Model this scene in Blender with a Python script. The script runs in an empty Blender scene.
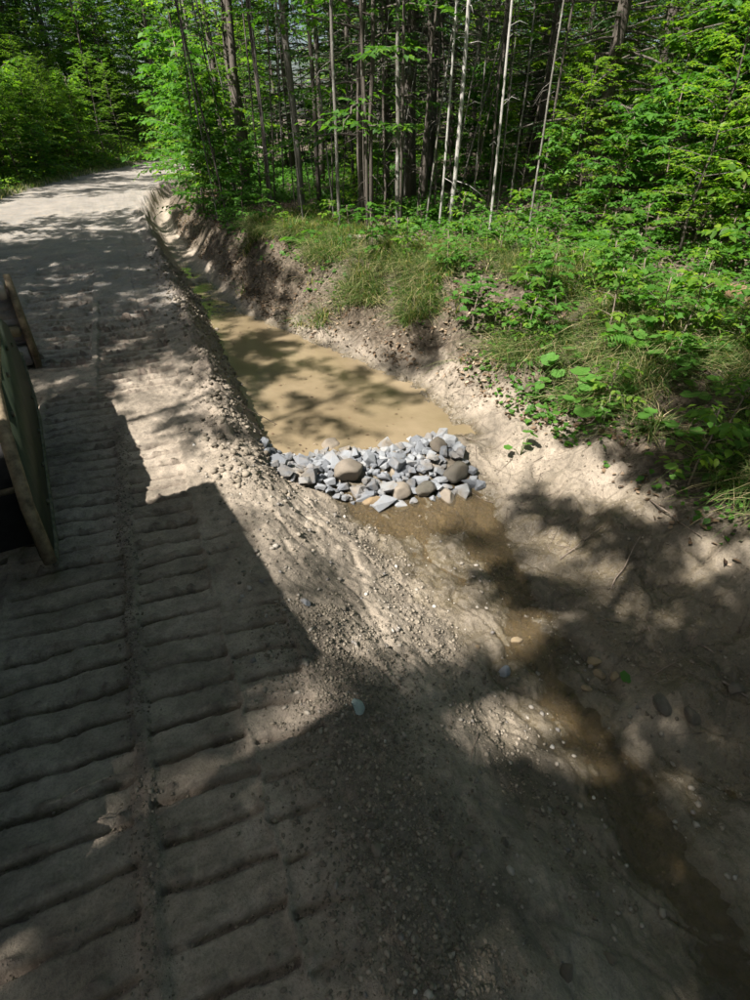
import bpy, bmesh, math, random
import numpy as np
from mathutils import Vector, Matrix, Quaternion

# ------------------------------------------------------------------ camera, sky, sun, exposure
scene = bpy.context.scene
COL = scene.collection
R = math.radians
CAM_H, CAM_YAW, CAM_PITCH = 2.2, R(22.6), math.atan(380.0 / 540.0)
cam_data = bpy.data.cameras.new('camera')
cam_data.sensor_fit = 'VERTICAL'; cam_data.sensor_height = 24.0; cam_data.sensor_width = 18.0
cam_data.lens = 24.0 * 0.540
cam_data.clip_start = 0.05; cam_data.clip_end = 600
cam = bpy.data.objects.new('camera', cam_data); COL.objects.link(cam)
cam.location = (0, 0, CAM_H); cam.rotation_euler = (math.pi / 2 - CAM_PITCH, 0, -CAM_YAW)
scene.camera = cam

SUN_EL = R(55.0)
SUN_TO = Vector((-0.95, -0.31, 0)).normalized() * math.cos(SUN_EL) + Vector((0, 0, math.sin(SUN_EL)))
world = bpy.data.worlds.new('World'); scene.world = world; world.use_nodes = True
wn = world.node_tree.nodes; wl = world.node_tree.links
sky = wn.new('ShaderNodeTexSky'); sky.sky_type = 'NISHITA'; sky.sun_disc = False
sky.dust_density = 3.0; sky.ozone_density = 0.5; sky.sun_elevation = SUN_EL; sky.sun_rotation = math.atan2(SUN_TO.x, SUN_TO.y)
wn['Background'].inputs['Strength'].default_value = 0.05
wl.new(sky.outputs[0], wn['Background'].inputs['Color'])
sun_data = bpy.data.lights.new('sun', 'SUN'); sun_data.energy = 5.0; sun_data.angle = R(0.53); sun_data.color = (1.0, 0.955, 0.90)
sun = bpy.data.objects.new('sun', sun_data); COL.objects.link(sun)
sun.rotation_euler = SUN_TO.to_track_quat('Z', 'Y').to_euler(); sun.location = (-20, -8, 30)
scene.view_settings.view_transform = 'Standard'; scene.view_settings.look = 'None'
scene.view_settings.gamma = 1.0; scene.view_settings.use_curve_mapping = False
scene.view_settings.exposure = 1.45
try:
    scene.cycles.max_bounces = 8; scene.cycles.diffuse_bounces = 4; scene.cycles.transparent_max_bounces = 8
    scene.cycles.transmission_bounces = 4; scene.cycles.glossy_bounces = 3
    scene.cycles.use_denoising = True; scene.cycles.sample_clamp_indirect = 6.0
    scene.cycles.use_adaptive_sampling = True; scene.cycles.adaptive_threshold = 0.02
except Exception:
    pass

# ------------------------------------------------------------------ helpers
rnd = random.Random(7)
nrg = np.random.default_rng(11)

def _hash(ix, iy, seed):
    h = (ix.astype(np.int64) * 374761393 + iy.astype(np.int64) * 668265263 + seed * 1442695041) & 0x7fffffff
    h = ((h ^ (h >> 13)) * 1274126177) & 0x7fffffff
    return (h ^ (h >> 16)) & 0xffff

def noise2(x, y, seed=0):
    ix = np.floor(x); iy = np.floor(y); fx = x - ix; fy = y - iy
    ux = fx * fx * fx * (fx * (fx * 6 - 15) + 10); uy = fy * fy * fy * (fy * (fy * 6 - 15) + 10)
    def g(i, j):
        a = _hash(ix + i, iy + j, seed) * (2 * np.pi / 65536.0)
        return np.cos(a) * (fx - i) + np.sin(a) * (fy - j)
    return 1.4 * ((g(0, 0) * (1 - ux) + g(1, 0) * ux) * (1 - uy) + (g(0, 1) * (1 - ux) + g(1, 1) * ux) * uy)

def fbm(x, y, octaves=4, seed=0, gain=0.5):
    s = 0; a = 1.0
    for o in range(octaves):
        s = s + a * noise2(x * 2 ** o, y * 2 ** o, seed + o); a *= gain
    return s

def sstep(a, b, x):
    t = np.clip((x - a) / (b - a), 0, 1); return t * t * (3 - 2 * t)

def mesh_np(name, verts, tris, smooth=False):
    """Mesh from numpy verts (n,3) and faces (m,k)."""
    verts = np.asarray(verts, np.float32); tris = np.asarray(tris, np.int32); k = tris.shape[1]
    me = bpy.data.meshes.new(name)
    me.vertices.add(len(verts)); me.vertices.foreach_set('co', verts.ravel())
    me.loops.add(tris.size); me.loops.foreach_set('vertex_index', tris.ravel())
    me.polygons.add(len(tris)); me.polygons.foreach_set('loop_start', np.arange(len(tris), dtype=np.int32) * k)
    if smooth: me.polygons.foreach_set('use_smooth', np.ones(len(tris), bool))
    me.update(calc_edges=True); me.validate()
    return me

def obj(name, me, mat=None, parent=None, loc=(0, 0, 0), rot=(0, 0, 0), scale=(1, 1, 1)):
    o = bpy.data.objects.new(name, me); COL.objects.link(o)
    if mat is not None and me is not None and not me.materials: me.materials.append(mat)
    o.location = loc; o.rotation_euler = rot; o.scale = scale
    if parent: o.parent = parent
    return o

def tag(o, label=None, cat=None, group=None, kind=None):
    if label: o['label'] = label
    if cat: o['category'] = cat
    if group: o['group'] = group
    if kind: o['kind'] = kind
    return o

class MB:
    """Collects tubes and boxes into one mesh."""
    def __init__(self): self.v = []; self.f = []
    def tube(self, pts, radii, sides=6):
        base = len(self.v); n = len(pts); up = Vector((0.31, 0.17, 0.93))
        for i, p in enumerate(pts):
            p = Vector(p); a = Vector(pts[max(i - 1, 0)]); b = Vector(pts[min(i + 1, n - 1)])
            d = (b - a)
            d = d.normalized() if d.length > 1e-6 else Vector((0, 0, 1))
            s = d.cross(up if abs(d.dot(up)) < 0.95 else Vector((1, 0, 0))).normalized(); t = d.cross(s)
            for k in range(sides):
                an = 2 * math.pi * k / sides
                self.v.append(tuple(p + (s * math.cos(an) + t * math.sin(an)) * radii[i]))
        for i in range(n - 1):
            for k in range(sides):
                a = base + i * sides + k; b = base + i * sides + (k + 1) % sides
                self.f.append((a, b, b + sides)); self.f.append((a, b + sides, a + sides))
        e = base + (n - 1) * sides
        for k in range(1, sides - 1):
            self.f.append((e, e + k, e + k + 1)); self.f.append((base, base + k + 1, base + k))
    def box(self, c, s, rot=None):
        base = len(self.v)
        for dx in (-1, 1):
            for dy in (-1, 1):
                for dz in (-1, 1):
                    p = Vector((dx * s[0] / 2, dy * s[1] / 2, dz * s[2] / 2))
                    if rot: p = rot @ p
                    self.v.append(tuple(p + Vector(c)))
        for q in ((0, 1, 3, 2), (4, 6, 7, 5), (0, 4, 5, 1), (2, 3, 7, 6), (0, 2, 6, 4), (1, 5, 7, 3)):
            a, b, c_, d = [base + i for i in q]
            self.f.append((a, b, c_)); self.f.append((a, c_, d))
    def prism(self, poly, offset):
        """poly: list of 3D points (planar), extruded by offset."""
        base = len(self.v); n = len(poly); off = Vector(offset)
        for p in poly: self.v.append(tuple(p))
        for p in poly: self.v.append(tuple(Vector(p) + off))
        c0 = len(self.v); cen = sum((Vector(p) for p in poly), Vector()) / n
        self.v.append(tuple(cen)); self.v.append(tuple(cen + off))
        for i in range(n):
            j = (i + 1) % n
            self.f += [(base + i, base + j, c0), (base + n + j, base + n + i, c0 + 1),
                       (base + i, base + n + i, base + n + j), (base + i, base + n + j, base + j)]
    def build(self, name, mat, parent=None, smooth=False, bevel=0):
        me = mesh_np(name, self.v, self.f, smooth)
        if bevel:
            bm = bmesh.new(); bm.from_mesh(me)
            bmesh.ops.dissolve_limit(bm, angle_limit=0.02, verts=bm.verts, edges=bm.edges)
            bmesh.ops.recalc_face_normals(bm, faces=bm.faces)
            bmesh.ops.bevel(bm, geom=[e for e in bm.edges if e.calc_face_angle(0) > 0.5], offset=bevel, segments=2, affect='EDGES')
            bm.to_mesh(me); bm.free()
        return obj(name, me, mat, parent)

# ------------------------------------------------------------------ materials
def new_mat(name):
    m = bpy.data.materials.new(name); m.use_nodes = True
    nt = m.node_tree; b = nt.nodes['Principled BSDF']
    return m, nt, b

def N(nt, t, **kw):
    n = nt.nodes.new(t)
    for k, v in kw.items(): setattr(n, k, v)
    return n

def noise_node(nt, scale, detail=4, rough=0.6, vec=None):
    n = N(nt, 'ShaderNodeTexNoise'); n.inputs['Scale'].default_value = scale
    n.inputs['Detail'].default_value = detail; n.inputs['Roughness'].default_value = rough
    if vec is not None: nt.links.new(vec, n.inputs['Vector'])
    return n

def ramp(nt, src, stops):
    r = N(nt, 'ShaderNodeValToRGB'); e = r.color_ramp.elements
    while len(e) < len(stops): e.new(0.5)
    for i, (p, c) in enumerate(stops):
        e[i].position = p; e[i].color = (*c, 1)
    nt.links.new(src, r.inputs[0]); return r.outputs[0]

def mixc(nt, fac, a, b, blend='MIX'):
    m = N(nt, 'ShaderNodeMix', data_type='RGBA', blend_type=blend)
    for s, v in ((0, fac), (6, a), (7, b)):
        if isinstance(v, (int, float)): m.inputs[s].default_value = v
        elif isinstance(v, tuple): m.inputs[s].default_value = (*v, 1)
        else: nt.links.new(v, m.inputs[s])
    return m.outputs[2]

def math_n(nt, op, a, b=None, clamp=False):
    m = N(nt, 'ShaderNodeMath', operation=op, use_clamp=clamp)
    for i, v in enumerate((a, b)):
        if v is None: continue
        if isinstance(v, (int, float)): m.inputs[i].default_value = v
        else: nt.links.new(v, m.inputs[i])
    return m.outputs[0]

def bump(nt, h, strength, dist, prev=None):
    b = N(nt, 'ShaderNodeBump'); b.inputs['Strength'].default_value = strength; b.inputs['Distance'].default_value = dist
    nt.links.new(h, b.inputs['Height'])
    if prev is not None: nt.links.new(prev, b.inputs['Normal'])
    return b.outputs[0]

def attr(nt, name):
    a = N(nt, 'ShaderNodeAttribute'); a.attribute_name = name; return a.outputs['Fac']

def ground_material():
    m, nt, b = new_mat('earth'); L = nt.links
    geo = N(nt, 'ShaderNodeNewGeometry'); pos = geo.outputs['Position']
    n1 = noise_node(nt, 1.6, 5, 0.65, pos); n2 = noise_node(nt, 14, 6, 0.7, pos); n3 = noise_node(nt, 90, 4, 0.7, pos)
    clay = ramp(nt, n1.outputs[0], [(0.32, (0.135, 0.112, 0.084)), (0.5, (0.25, 0.208, 0.158)), (0.68, (0.34, 0.285, 0.222))])
    fine = ramp(nt, n2.outputs[0], [(0.3, (0.62, 0.62, 0.62)), (0.55, (1.0, 1.0, 1.0)), (0.8, (1.2, 1.2, 1.2))])
    clay = mixc(nt, 0.95, clay, fine, 'MULTIPLY')
    grit = ramp(nt, n3.outputs[0], [(0.35, (0.66, 0.66, 0.67)), (0.5, (1, 1, 1)), (0.68, (1.2, 1.2, 1.2))])
    clay = mixc(nt, 0.75, clay, grit, 'MULTIPLY')
    n5 = noise_node(nt, 5.0, 5, 0.7, pos)
    grav = ramp(nt, n3.outputs[0], [(0.35, (0.095, 0.092, 0.086)), (0.52, (0.19, 0.182, 0.168)), (0.7, (0.30, 0.29, 0.27))])
    gm = math_n(nt, 'MULTIPLY', attr(nt, 'gravel'), math_n(nt, 'MULTIPLY', math_n(nt, 'SUBTRACT', n5.outputs[0], 0.25), 2.2, True))
    clay = mixc(nt, gm, clay, grav)
    # loose dark soil; in the print grooves its tone also adds shade
    soil = ramp(nt, n2.outputs[0], [(0.3, (0.085, 0.066, 0.052)), (0.7, (0.20, 0.16, 0.125))])
    col = mixc(nt, attr(nt, 'loose'), clay, soil)
    # forest floor humus and litter
    vor = N(nt, 'ShaderNodeTexVoronoi'); vor.inputs['Scale'].default_value = 26; L.new(pos, vor.inputs['Vector'])
    hum = ramp(nt, vor.outputs['Color'], [(0.15, (0.035, 0.026, 0.017)), (0.5, (0.09, 0.066, 0.045)), (0.85, (0.19, 0.148, 0.108))])
    hum = mixc(nt, n2.outputs[0], hum, (0.05, 0.04, 0.025))
    lit = math_n(nt, 'ADD', attr(nt, 'litter'), math_n(nt, 'MULTIPLY', math_n(nt, 'SUBTRACT', n2.outputs[0], 0.5), 1.2))
    lit = math_n(nt, 'MULTIPLY', math_n(nt, 'SUBTRACT', lit, 0.35), 3.0, True)
    lit = math_n(nt, 'MULTIPLY', lit, math_n(nt, 'GREATER_THAN', attr(nt, 'litter'), 0.02))
    col = mixc(nt, lit, col, hum)
    wetn = math_n(nt, 'ADD', attr(nt, 'wet'), math_n(nt, 'MULTIPLY', math_n(nt, 'SUBTRACT', n2.outputs[0], 0.5), 0.5))
    wet = math_n(nt, 'MULTIPLY', wetn, attr(nt, 'wet'), True)
    col = mixc(nt, wet, col, mixc(nt, 1.0, col, (0.42, 0.40, 0.32), 'MULTIPLY'))
    L.new(col, b.inputs['Base Color'])
    rr = N(nt, 'ShaderNodeMapRange'); L.new(wet, rr.inputs[0]); rr.inputs[3].default_value = 0.92; rr.inputs[4].default_value = 0.22
    L.new(rr.outputs[0], b.inputs['Roughness']); b.inputs['Specular IOR Level'].default_value = 0.4
    nb = bump(nt, n3.outputs[0], 0.6, 0.012); nb = bump(nt, n2.outputs[0], 0.55, 0.04, nb)
    L.new(nb, b.inputs['Normal'])
    return m

def leaf_material(name, c1, c2, c3, trans=0.45, rough=0.45, spec=0.35):
    m, nt, b = new_mat(name); L = nt.links
    geo = N(nt, 'ShaderNodeNewGeometry'); oi = N(nt, 'ShaderNodeObjectInfo')
    r = math_n(nt, 'ADD', math_n(nt, 'MULTIPLY', geo.outputs['Random Per Island'], 0.75), math_n(nt, 'MULTIPLY', oi.outputs['Random'], 0.25))
    col = ramp(nt, r, [(0.1, c1), (0.5, c2), (0.95, c3)])
    L.new(col, b.inputs['Base Color']); b.inputs['Roughness'].default_value = rough; b.inputs['Specular IOR Level'].default_value = spec
    tr = N(nt, 'ShaderNodeBsdfTranslucent')
    L.new(mixc(nt, 1.0, col, (1.55, 1.75, 0.55), 'MULTIPLY'), tr.inputs['Color'])
    mx = N(nt, 'ShaderNodeMixShader'); mx.inputs[0].default_value = trans
    L.new(b.outputs[0], mx.inputs[1]); L.new(tr.outputs[0], mx.inputs[2])
    L.new(mx.outputs[0], nt.nodes['Material Output'].inputs['Surface'])
    return m

def bark_material(name, c1, c2, patch, pscale=5.0, pcut=0.55):
    m, nt, b = new_mat(name); L = nt.links
    tc = N(nt, 'ShaderNodeTexCoord'); mp = N(nt, 'ShaderNodeMapping'); mp.inputs['Scale'].default_value = (1, 1, 0.22)
    L.new(tc.outputs['Object'], mp.inputs['Vector'])
    n = noise_node(nt, 30, 5, 0.7, mp.outputs[0]); n2 = noise_node(nt, pscale, 4, 0.6, tc.outputs['Object'])
    col = ramp(nt, n.outputs[0], [(0.3, c1), (0.7, c2)])
    f = math_n(nt, 'MULTIPLY', math_n(nt, 'SUBTRACT', n2.outputs[0], pcut), 8.0, True)
    L.new(mixc(nt, f, col, patch), b.inputs['Base Color']); b.inputs['Roughness'].default_value = 0.9
    L.new(bump(nt, n.outputs[0], 0.7, 0.02), b.inputs['Normal'])
    return m

def stone_material(name, stops, rough=0.8, nscale=18):
    m, nt, b = new_mat(name); L = nt.links
    oi = N(nt, 'ShaderNodeObjectInfo'); tc = N(nt, 'ShaderNodeTexCoord')
    n = noise_node(nt, nscale, 6, 0.65, tc.outputs['Object']); n2 = noise_node(nt, nscale * 4, 3, 0.6, tc.outputs['Object'])
    r = math_n(nt, 'ADD', math_n(nt, 'MULTIPLY', oi.outputs['Random'], 0.7), math_n(nt, 'MULTIPLY', n.outputs[0], 0.3))
    c = ramp(nt, r, stops)
    c = mixc(nt, 0.6, c, ramp(nt, n2.outputs[0], [(0.3, (0.7, 0.7, 0.7)), (0.7, (1.15, 1.15, 1.15))]), 'MULTIPLY')
    n4 = noise_node(nt, nscale * .16, 4, 0.7, N(nt, 'ShaderNodeNewGeometry').outputs['Position'])
    c = mixc(nt, math_n(nt, 'MULTIPLY', math_n(nt, 'SUBTRACT', n4.outputs[0], 0.47), 4.0, True), c, (0.23, 0.19, 0.14))
    L.new(c, b.inputs['Base Color']); b.inputs['Roughness'].default_value = rough; b.inputs['Specular IOR Level'].default_value = 0.3
    L.new(bump(nt, n2.outputs[0], 0.7, 0.012), b.inputs['Normal'])
    return m

def plain_mat(name, c1, c2, scale=8, rough=0.85, metal=0.0, spec=0.4, bmp=0.3):
    m, nt, b = new_mat(name); L = nt.links
    tc = N(nt, 'ShaderNodeTexCoord'); n = noise_node(nt, scale, 6, 0.7, tc.outputs['Object'])
    L.new(ramp(nt, n.outputs[0], [(0.35, c1), (0.65, c2)]), b.inputs['Base Color'])
    b.inputs['Roughness'].default_value = rough; b.inputs['Metallic'].default_value = metal; b.inputs['Specular IOR Level'].default_value = spec
    L.new(bump(nt, n.outputs[0], bmp, 0.01), b.inputs['Normal'])
    return m

def island_mat(name, stops, rough=0.9, spec=0.2, trans=0.0):
    m, nt, b = new_mat(name)
    geo = N(nt, 'ShaderNodeNewGeometry')
    c = ramp(nt, geo.outputs['Random Per Island'], stops)
    nt.links.new(c, b.inputs['Base Color']); b.inputs['Roughness'].default_value = rough; b.inputs['Specular IOR Level'].default_value = spec
    if trans:
        tr = N(nt, 'ShaderNodeBsdfTranslucent'); nt.links.new(mixc(nt, 1.0, c, (1.5, 1.6, 0.6), 'MULTIPLY'), tr.inputs['Color'])
        mx = N(nt, 'ShaderNodeMixShader'); mx.inputs[0].default_value = trans
        nt.links.new(b.outputs[0], mx.inputs[1]); nt.links.new(tr.outputs[0], mx.inputs[2])
        nt.links.new(mx.outputs[0], nt.nodes['Material Output'].inputs['Surface'])
    return m

def water_material(name, deep, murk, rip=0.25, ripscale=9.0):
    m, nt, b = new_mat(name); L = nt.links
    geo = N(nt, 'ShaderNodeNewGeometry'); n = noise_node(nt, ripscale, 4, 0.55, geo.outputs['Position'])
    n1 = noise_node(nt, 1.4, 3, 0.6, geo.outputs['Position'])
    L.new(ramp(nt, n1.outputs[0], [(0.3, deep[0]), (0.7, deep[1])]), b.inputs['Base Color'])
    b.inputs['Roughness'].default_value = 0.06; b.inputs['IOR'].default_value = 1.33; b.inputs['Specular IOR Level'].default_value = 0.5
    L.new(bump(nt, n.outputs[0], rip, 0.05 if murk < 1 else 0.02), b.inputs['Normal'])
    if murk < 1.0:
        t = N(nt, 'ShaderNodeBsdfTransparent'); t.inputs[0].default_value = (0.82, 0.72, 0.52, 1)
        gl = N(nt, 'ShaderNodeBsdfGlossy'); gl.inputs['Roughness'].default_value = 0.05
        L.new(b.inputs['Normal'].links[0].from_socket, gl.inputs['Normal'])
        fr = N(nt, 'ShaderNodeFresnel'); fr.inputs[0].default_value = 1.33
        L.new(b.inputs['Normal'].links[0].from_socket, fr.inputs['Normal'])
        a = N(nt, 'ShaderNodeMixShader'); L.new(fr.outputs[0], a.inputs[0]); L.new(t.outputs[0], a.inputs[1]); L.new(gl.outputs[0], a.inputs[2])
        mx = N(nt, 'ShaderNodeMixShader'); mx.inputs[0].default_value = murk
        L.new(a.outputs[0], mx.inputs[1]); L.new(b.outputs[0], mx.inputs[2])
        L.new(mx.outputs[0], nt.nodes['Material Output'].inputs['Surface'])
    return m

M = {}
M['earth'] = ground_material()
M['pond'] = water_material('pond_water', ((0.14, 0.106, 0.062), (0.20, 0.155, 0.096)), 1.0, 0.3, 9)
M['stream'] = water_material('stream_water', ((0.14, 0.108, 0.064), (0.20, 0.155, 0.095)), 0.3, 1.0, 18)
M['maple'] = leaf_material('maple_leaf', (0.028, 0.075, 0.013), (0.052, 0.13, 0.020), (0.105, 0.19, 0.030), 0.45)
M['beech'] = leaf_material('beech_leaf', (0.045, 0.105, 0.014), (0.095, 0.19, 0.022), (0.21, 0.29, 0.035), 0.55)
M['shrub'] = leaf_material('shrub_leaf', (0.035, 0.10, 0.014), (0.06, 0.155, 0.022), (0.10, 0.21, 0.035), 0.45, 0.5, 0.2)
M['needle'] = leaf_material('fir_needle', (0.015, 0.042, 0.012), (0.026, 0.066, 0.018), (0.045, 0.095, 0.025), 0.2)
M['herb'] = leaf_material('herb_leaf', (0.06, 0.15, 0.025), (0.09, 0.21, 0.035), (0.14, 0.27, 0.06), 0.42)
M['fern'] = leaf_material('fern_frond', (0.05, 0.13, 0.02), (0.075, 0.18, 0.03), (0.12, 0.23, 0.05), 0.45)
M['grass'] = island_mat('grass_blade', [(0.0, (0.035, 0.08, 0.015)), (0.5, (0.075, 0.14, 0.03)), (0.7, (0.15, 0.19, 0.06)), (0.8, (0.32, 0.27, 0.14)), (1.0, (0.42, 0.35, 0.20))], 0.6, 0.3, 0.35)
M['litter'] = island_mat('dead_leaf', [(0.0, (0.05, 0.03, 0.018)), (0.5, (0.13, 0.085, 0.05)), (0.85, (0.23, 0.165, 0.11)), (1.0, (0.36, 0.28, 0.2))], 0.8, 0.25, 0.12)
M['clod'] = island_mat('clod', [(0.0, (0.09, 0.076, 0.056)), (0.6, (0.16, 0.135, 0.102)), (1.0, (0.24, 0.204, 0.158))])
M['pebble'] = island_mat('pebble', [(0.0, (0.12, 0.11, 0.10)), (0.5, (0.21, 0.18, 0.14)), (0.93, (0.29, 0.26, 0.22)), (1.0, (0.42, 0.40, 0.36))], 0.7, 0.35)
M['twig'] = plain_mat('twig', (0.10, 0.075, 0.055), (0.24, 0.19, 0.15), 20)
M['bark_dark'] = bark_material('bark_dark', (0.045, 0.036, 0.028), (0.12, 0.10, 0.08), (0.17, 0.18, 0.15), 4, 0.6)
M['bark_grey'] = bark_material('bark_grey', (0.09, 0.08, 0.066), (0.19, 0.175, 0.148), (0.33, 0.33, 0.29), 6, 0.54)
M['bark_pale'] = bark_material('bark_pale', (0.25, 0.235, 0.21), (0.46, 0.44, 0.40), (0.16, 0.14, 0.12), 9, 0.6)
M['stem'] = plain_mat('green_stem', (0.07, 0.11, 0.03), (0.14, 0.16, 0.06), 20)
M['stone'] = stone_material('crushed_stone', [(0.1, (0.10, 0.106, 0.115)), (0.4, (0.20, 0.21, 0.225)), (0.7, (0.28, 0.29, 0.30)), (0.95, (0.36, 0.36, 0.35))])
M['boulder'] = stone_material('field_stone', [(0.1, (0.12, 0.10, 0.076)), (0.5, (0.19, 0.16, 0.125)), (0.9, (0.27, 0.23, 0.185))], 0.75, 9)
M['tan_stone'] = stone_material('tan_stone', [(0.1, (0.24, 0.17, 0.095)), (0.9, (0.34, 0.26, 0.16))], 0.5, 12)
M['blue_stone'] = stone_material('blue_grey_stone', [(0.1, (0.16, 0.18, 0.21)), (0.9, (0.27, 0.30, 0.33))], 0.6, 12)
M['green_stone'] = stone_material('pale_green_stone', [(0.1, (0.30, 0.38, 0.36)), (0.9, (0.40, 0.47, 0.44))], 0.55, 12)
M['wet_stone'] = stone_material('wet_stone', [(0.1, (0.07, 0.065, 0.05)), (0.9, (0.14, 0.125, 0.10))], 0.3, 12)
M['paint'] = plain_mat('dark_green_paint', (0.014, 0.026, 0.013), (0.04, 0.05, 0.028), 5, 0.6)
M['worn'] = plain_mat('worn_muddy_steel', (0.07, 0.055, 0.035), (0.26, 0.20, 0.125), 11, 0.85, 0.0, 0.3, 0.8)
M['rim'] = plain_mat('muddy_paint', (0.03, 0.04, 0.022), (0.15, 0.13, 0.09), 16, 0.8)
M['steel'] = plain_mat('bare_steel', (0.20, 0.18, 0.17), (0.36, 0.32, 0.31), 9, 0.5, 0.3)
M['yellow'] = plain_mat('faded_yellow_paint', (0.42, 0.25, 0.03), (0.55, 0.36, 0.07), 6, 0.5)
M['black'] = plain_mat('black_rubber', (0.012, 0.012, 0.012), (0.035, 0.032, 0.03), 8, 0.7)
M['pale_wood'] = bark_material('barkless_log', (0.19, 0.16, 0.12), (0.33, 0.28, 0.23), (0.10, 0.08, 0.06), 7, 0.52)
M['brown_wood'] = bark_material('rotten_wood', (0.08, 0.045, 0.025), (0.22, 0.13, 0.07), (0.05, 0.03, 0.02), 7, 0.6)

# ------------------------------------------------------------------ terrain
YK = [-12, -3, 0, 1, 2, 3.2, 4.2, 5, 5.6, 7.2, 9.5, 15, 22, 40]
def ip(y, v): return np.interp(y, YK, v)
def shift(y): return 0.010 * np.clip(y - 16, 0, 40) ** 2
def k_xb(y): return ip(y, [.35, .35, .35, .36, .38, .42, .47, .52, .55, .58, .58, .55, .5, .5])
def k_xl(y): return ip(y, [1.5, 1.5, 1.48, 1.48, 1.46, 1.36, 1.02, .88, .86, .84, .82, .8, .75, .75])
def k_xf(y): return ip(y, [2.1, 2.1, 2.15, 2.2, 2.3, 2.42, 2.4, 2.46, 2.42, 2.0, 1.34, 1.1, 1.0, 1.0])
def k_xr(y): return ip(y, [2.75, 2.75, 2.75, 2.75, 2.75, 2.8, 2.76, 2.8, 2.76, 2.32, 1.58, 1.27, 1.1, 1.1])
def k_xt(y): return ip(y, [4.3, 4.3, 4.3, 4.3, 4.4, 4.6, 4.7, 4.6, 4.4, 3.8, 2.45, 1.95, 1.8, 1.8])
def k_zb(y): return ip(y, [-1.1, -.88, -.78, -.75, -.71, -.64, -.60, -.58, -.58, -.56, -.495, -.41, -.32, -.2])
def k_zr(y): return k_zb(y) + ip(y, [.22, .22, .22, .22, .2, .14, .08, .06, .06, .05, .05, .05, .05, .05])
def k_zt(y): return ip(y, [.35, .35, .35, .35, .4, .4, .45, .45, .48, .5, .5, .5, .5, .5])

def profile(x, y):
    X = [-60, -15, -7.0, -5.2, -4.5, -4.3, k_xb(y), k_xl(y), k_xf(y), k_xr(y), k_xt(y), k_xt(y) + 3.5, k_xt(y) + 14, 160]
    Z = [16, 4.2, .7, .2, .02, 0, 0, k_zb(y), k_zb(y), k_zr(y), k_zt(y), k_zt(y) + .25, k_zt(y) + 1.2, 9]
    z = np.zeros_like(x) + 16.0
    for i in range(len(X) - 1):
        t = (x - X[i]) / (X[i + 1] - X[i]); m = (t >= 0) & (t < 1)
        z = np.where(m, Z[i] + (Z[i + 1] - Z[i]) * t, z)
    return np.where(x >= 160, 9.0, z)

def masks(x0, y):
    """road, loose soil, litter and wetness masks (0..1) and the shifted x."""
    x = x0 - shift(y)
    road = sstep(-4.6, -4.2, x) * (1 - sstep(k_xb(y) - .05, k_xb(y) + .15, x))
    xm = 0.5 * (k_xr(y) + k_xt(y))
    litter = np.maximum(sstep(k_xr(y) + .15 - .3 * sstep(5, 6.5, y), xm + .25 - .35 * sstep(5, 6.5, y), x), 1 - sstep(-5.2, -4.5, x))
    return x, road, litter

def water_level(y):
    return np.interp(y, [-12, 0, 1, 2, 3.0, 3.5, 4.0, 4.4, 15, 40], [-1.125, -.806, -.783, -.742, -.66, -.58, -.5, -.475, -.475, -.475])

PITCH = 0.168
BANDS = [  # x0, x1, y0, y1, phase, skew, depth
    (-0.40, 0.0, 0.2, 4.75, 0.03, 0.05, 1.0), (0.015, 0.33, 0.2, 3.3, 0.10, 0.09, 0.8),
    (-1.06, -0.47, 0.1, 6.2, 0.06, 0.02, 0.95), (-0.62, 0.16, 5.4, 9.5, 0.0, 0.0, 1.5),
    (-1.62, -0.70, 6.2, 12.0, 0.08, 0.0, 1.4), (-0.1, 0.42, 8.6, 16.0, 0.02, 0.03, 0.7), (-2.9, -1.8, 5, 16.0, 0.05, 0.0, 0.6), (-1.72, -1.12, 0.0, 6.0, 0.02, 0.0, 0.8)]

def prints(x, y):
    """height and looseness of crawler-track prints."""
    dz = np.zeros_like(x); ls = np.zeros_like(x); pad = np.zeros_like(x)
    wob = 0.02 * noise2(x * 3, y * 3, 41); wx = 0.022 * fbm(x * 5, y * 5, 3, 42)
    for (a, b, c, d, ph, sk, dp) in BANDS:
        m = sstep(a - .009, a + .009, x + wx) * (1 - sstep(b - .009, b + .009, x + wx)) * sstep(c, c + .3, y) * (1 - sstep(d - .4, d, y))
        k = np.floor((y + ph + wob + sk * (x - a)) / PITCH)
        ph_ = (y + ph + wob + sk * (x - a)) / PITCH - k
        jit = (_hash(k, k * 0 + int(a * 100), 5) / 65536.0)
        dd = np.minimum(ph_, 1 - ph_) * PITCH
        edge = 0.5 + 0.5 * np.clip(1.6 * fbm(x * 14, y * 14, 2, 78), -1, 1)
        bar = (1 - sstep(.006 + .007 * edge, .013 + .010 * edge, dd)) * (0.6 + 0.5 * jit)
        rough = np.clip(0.35 + 1.5 * fbm(x * 17, y * 17, 2, 77), 0, 1.3)
        lip = np.exp(-((ph_ * PITCH - 0.036) / 0.015) ** 2) * (0.3 + 0.9 * jit)
        vis = np.clip(0.95 + 1.2 * noise2(x * 1.9, y * 1.5, 51), 0.2, 1) * dp * (1 - .5 * np.exp(-(noise2(x * .9 + 7, y * 2.3, 53) / .07) ** 2))
        dz += m * vis * (-0.022 - 0.046 * bar + 0.030 * lip * rough)
        ls = np.maximum(ls, m * vis * np.clip(bar * 1.3 + lip * rough * 1.1, 0, 1))  # dark soil along the bars, also deepening the groove shade by colour
        pad = np.maximum(pad, m * vis * (1 - bar) * (1 - np.clip(lip * rough, 0, 1)))
    return dz, ls, pad

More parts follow.
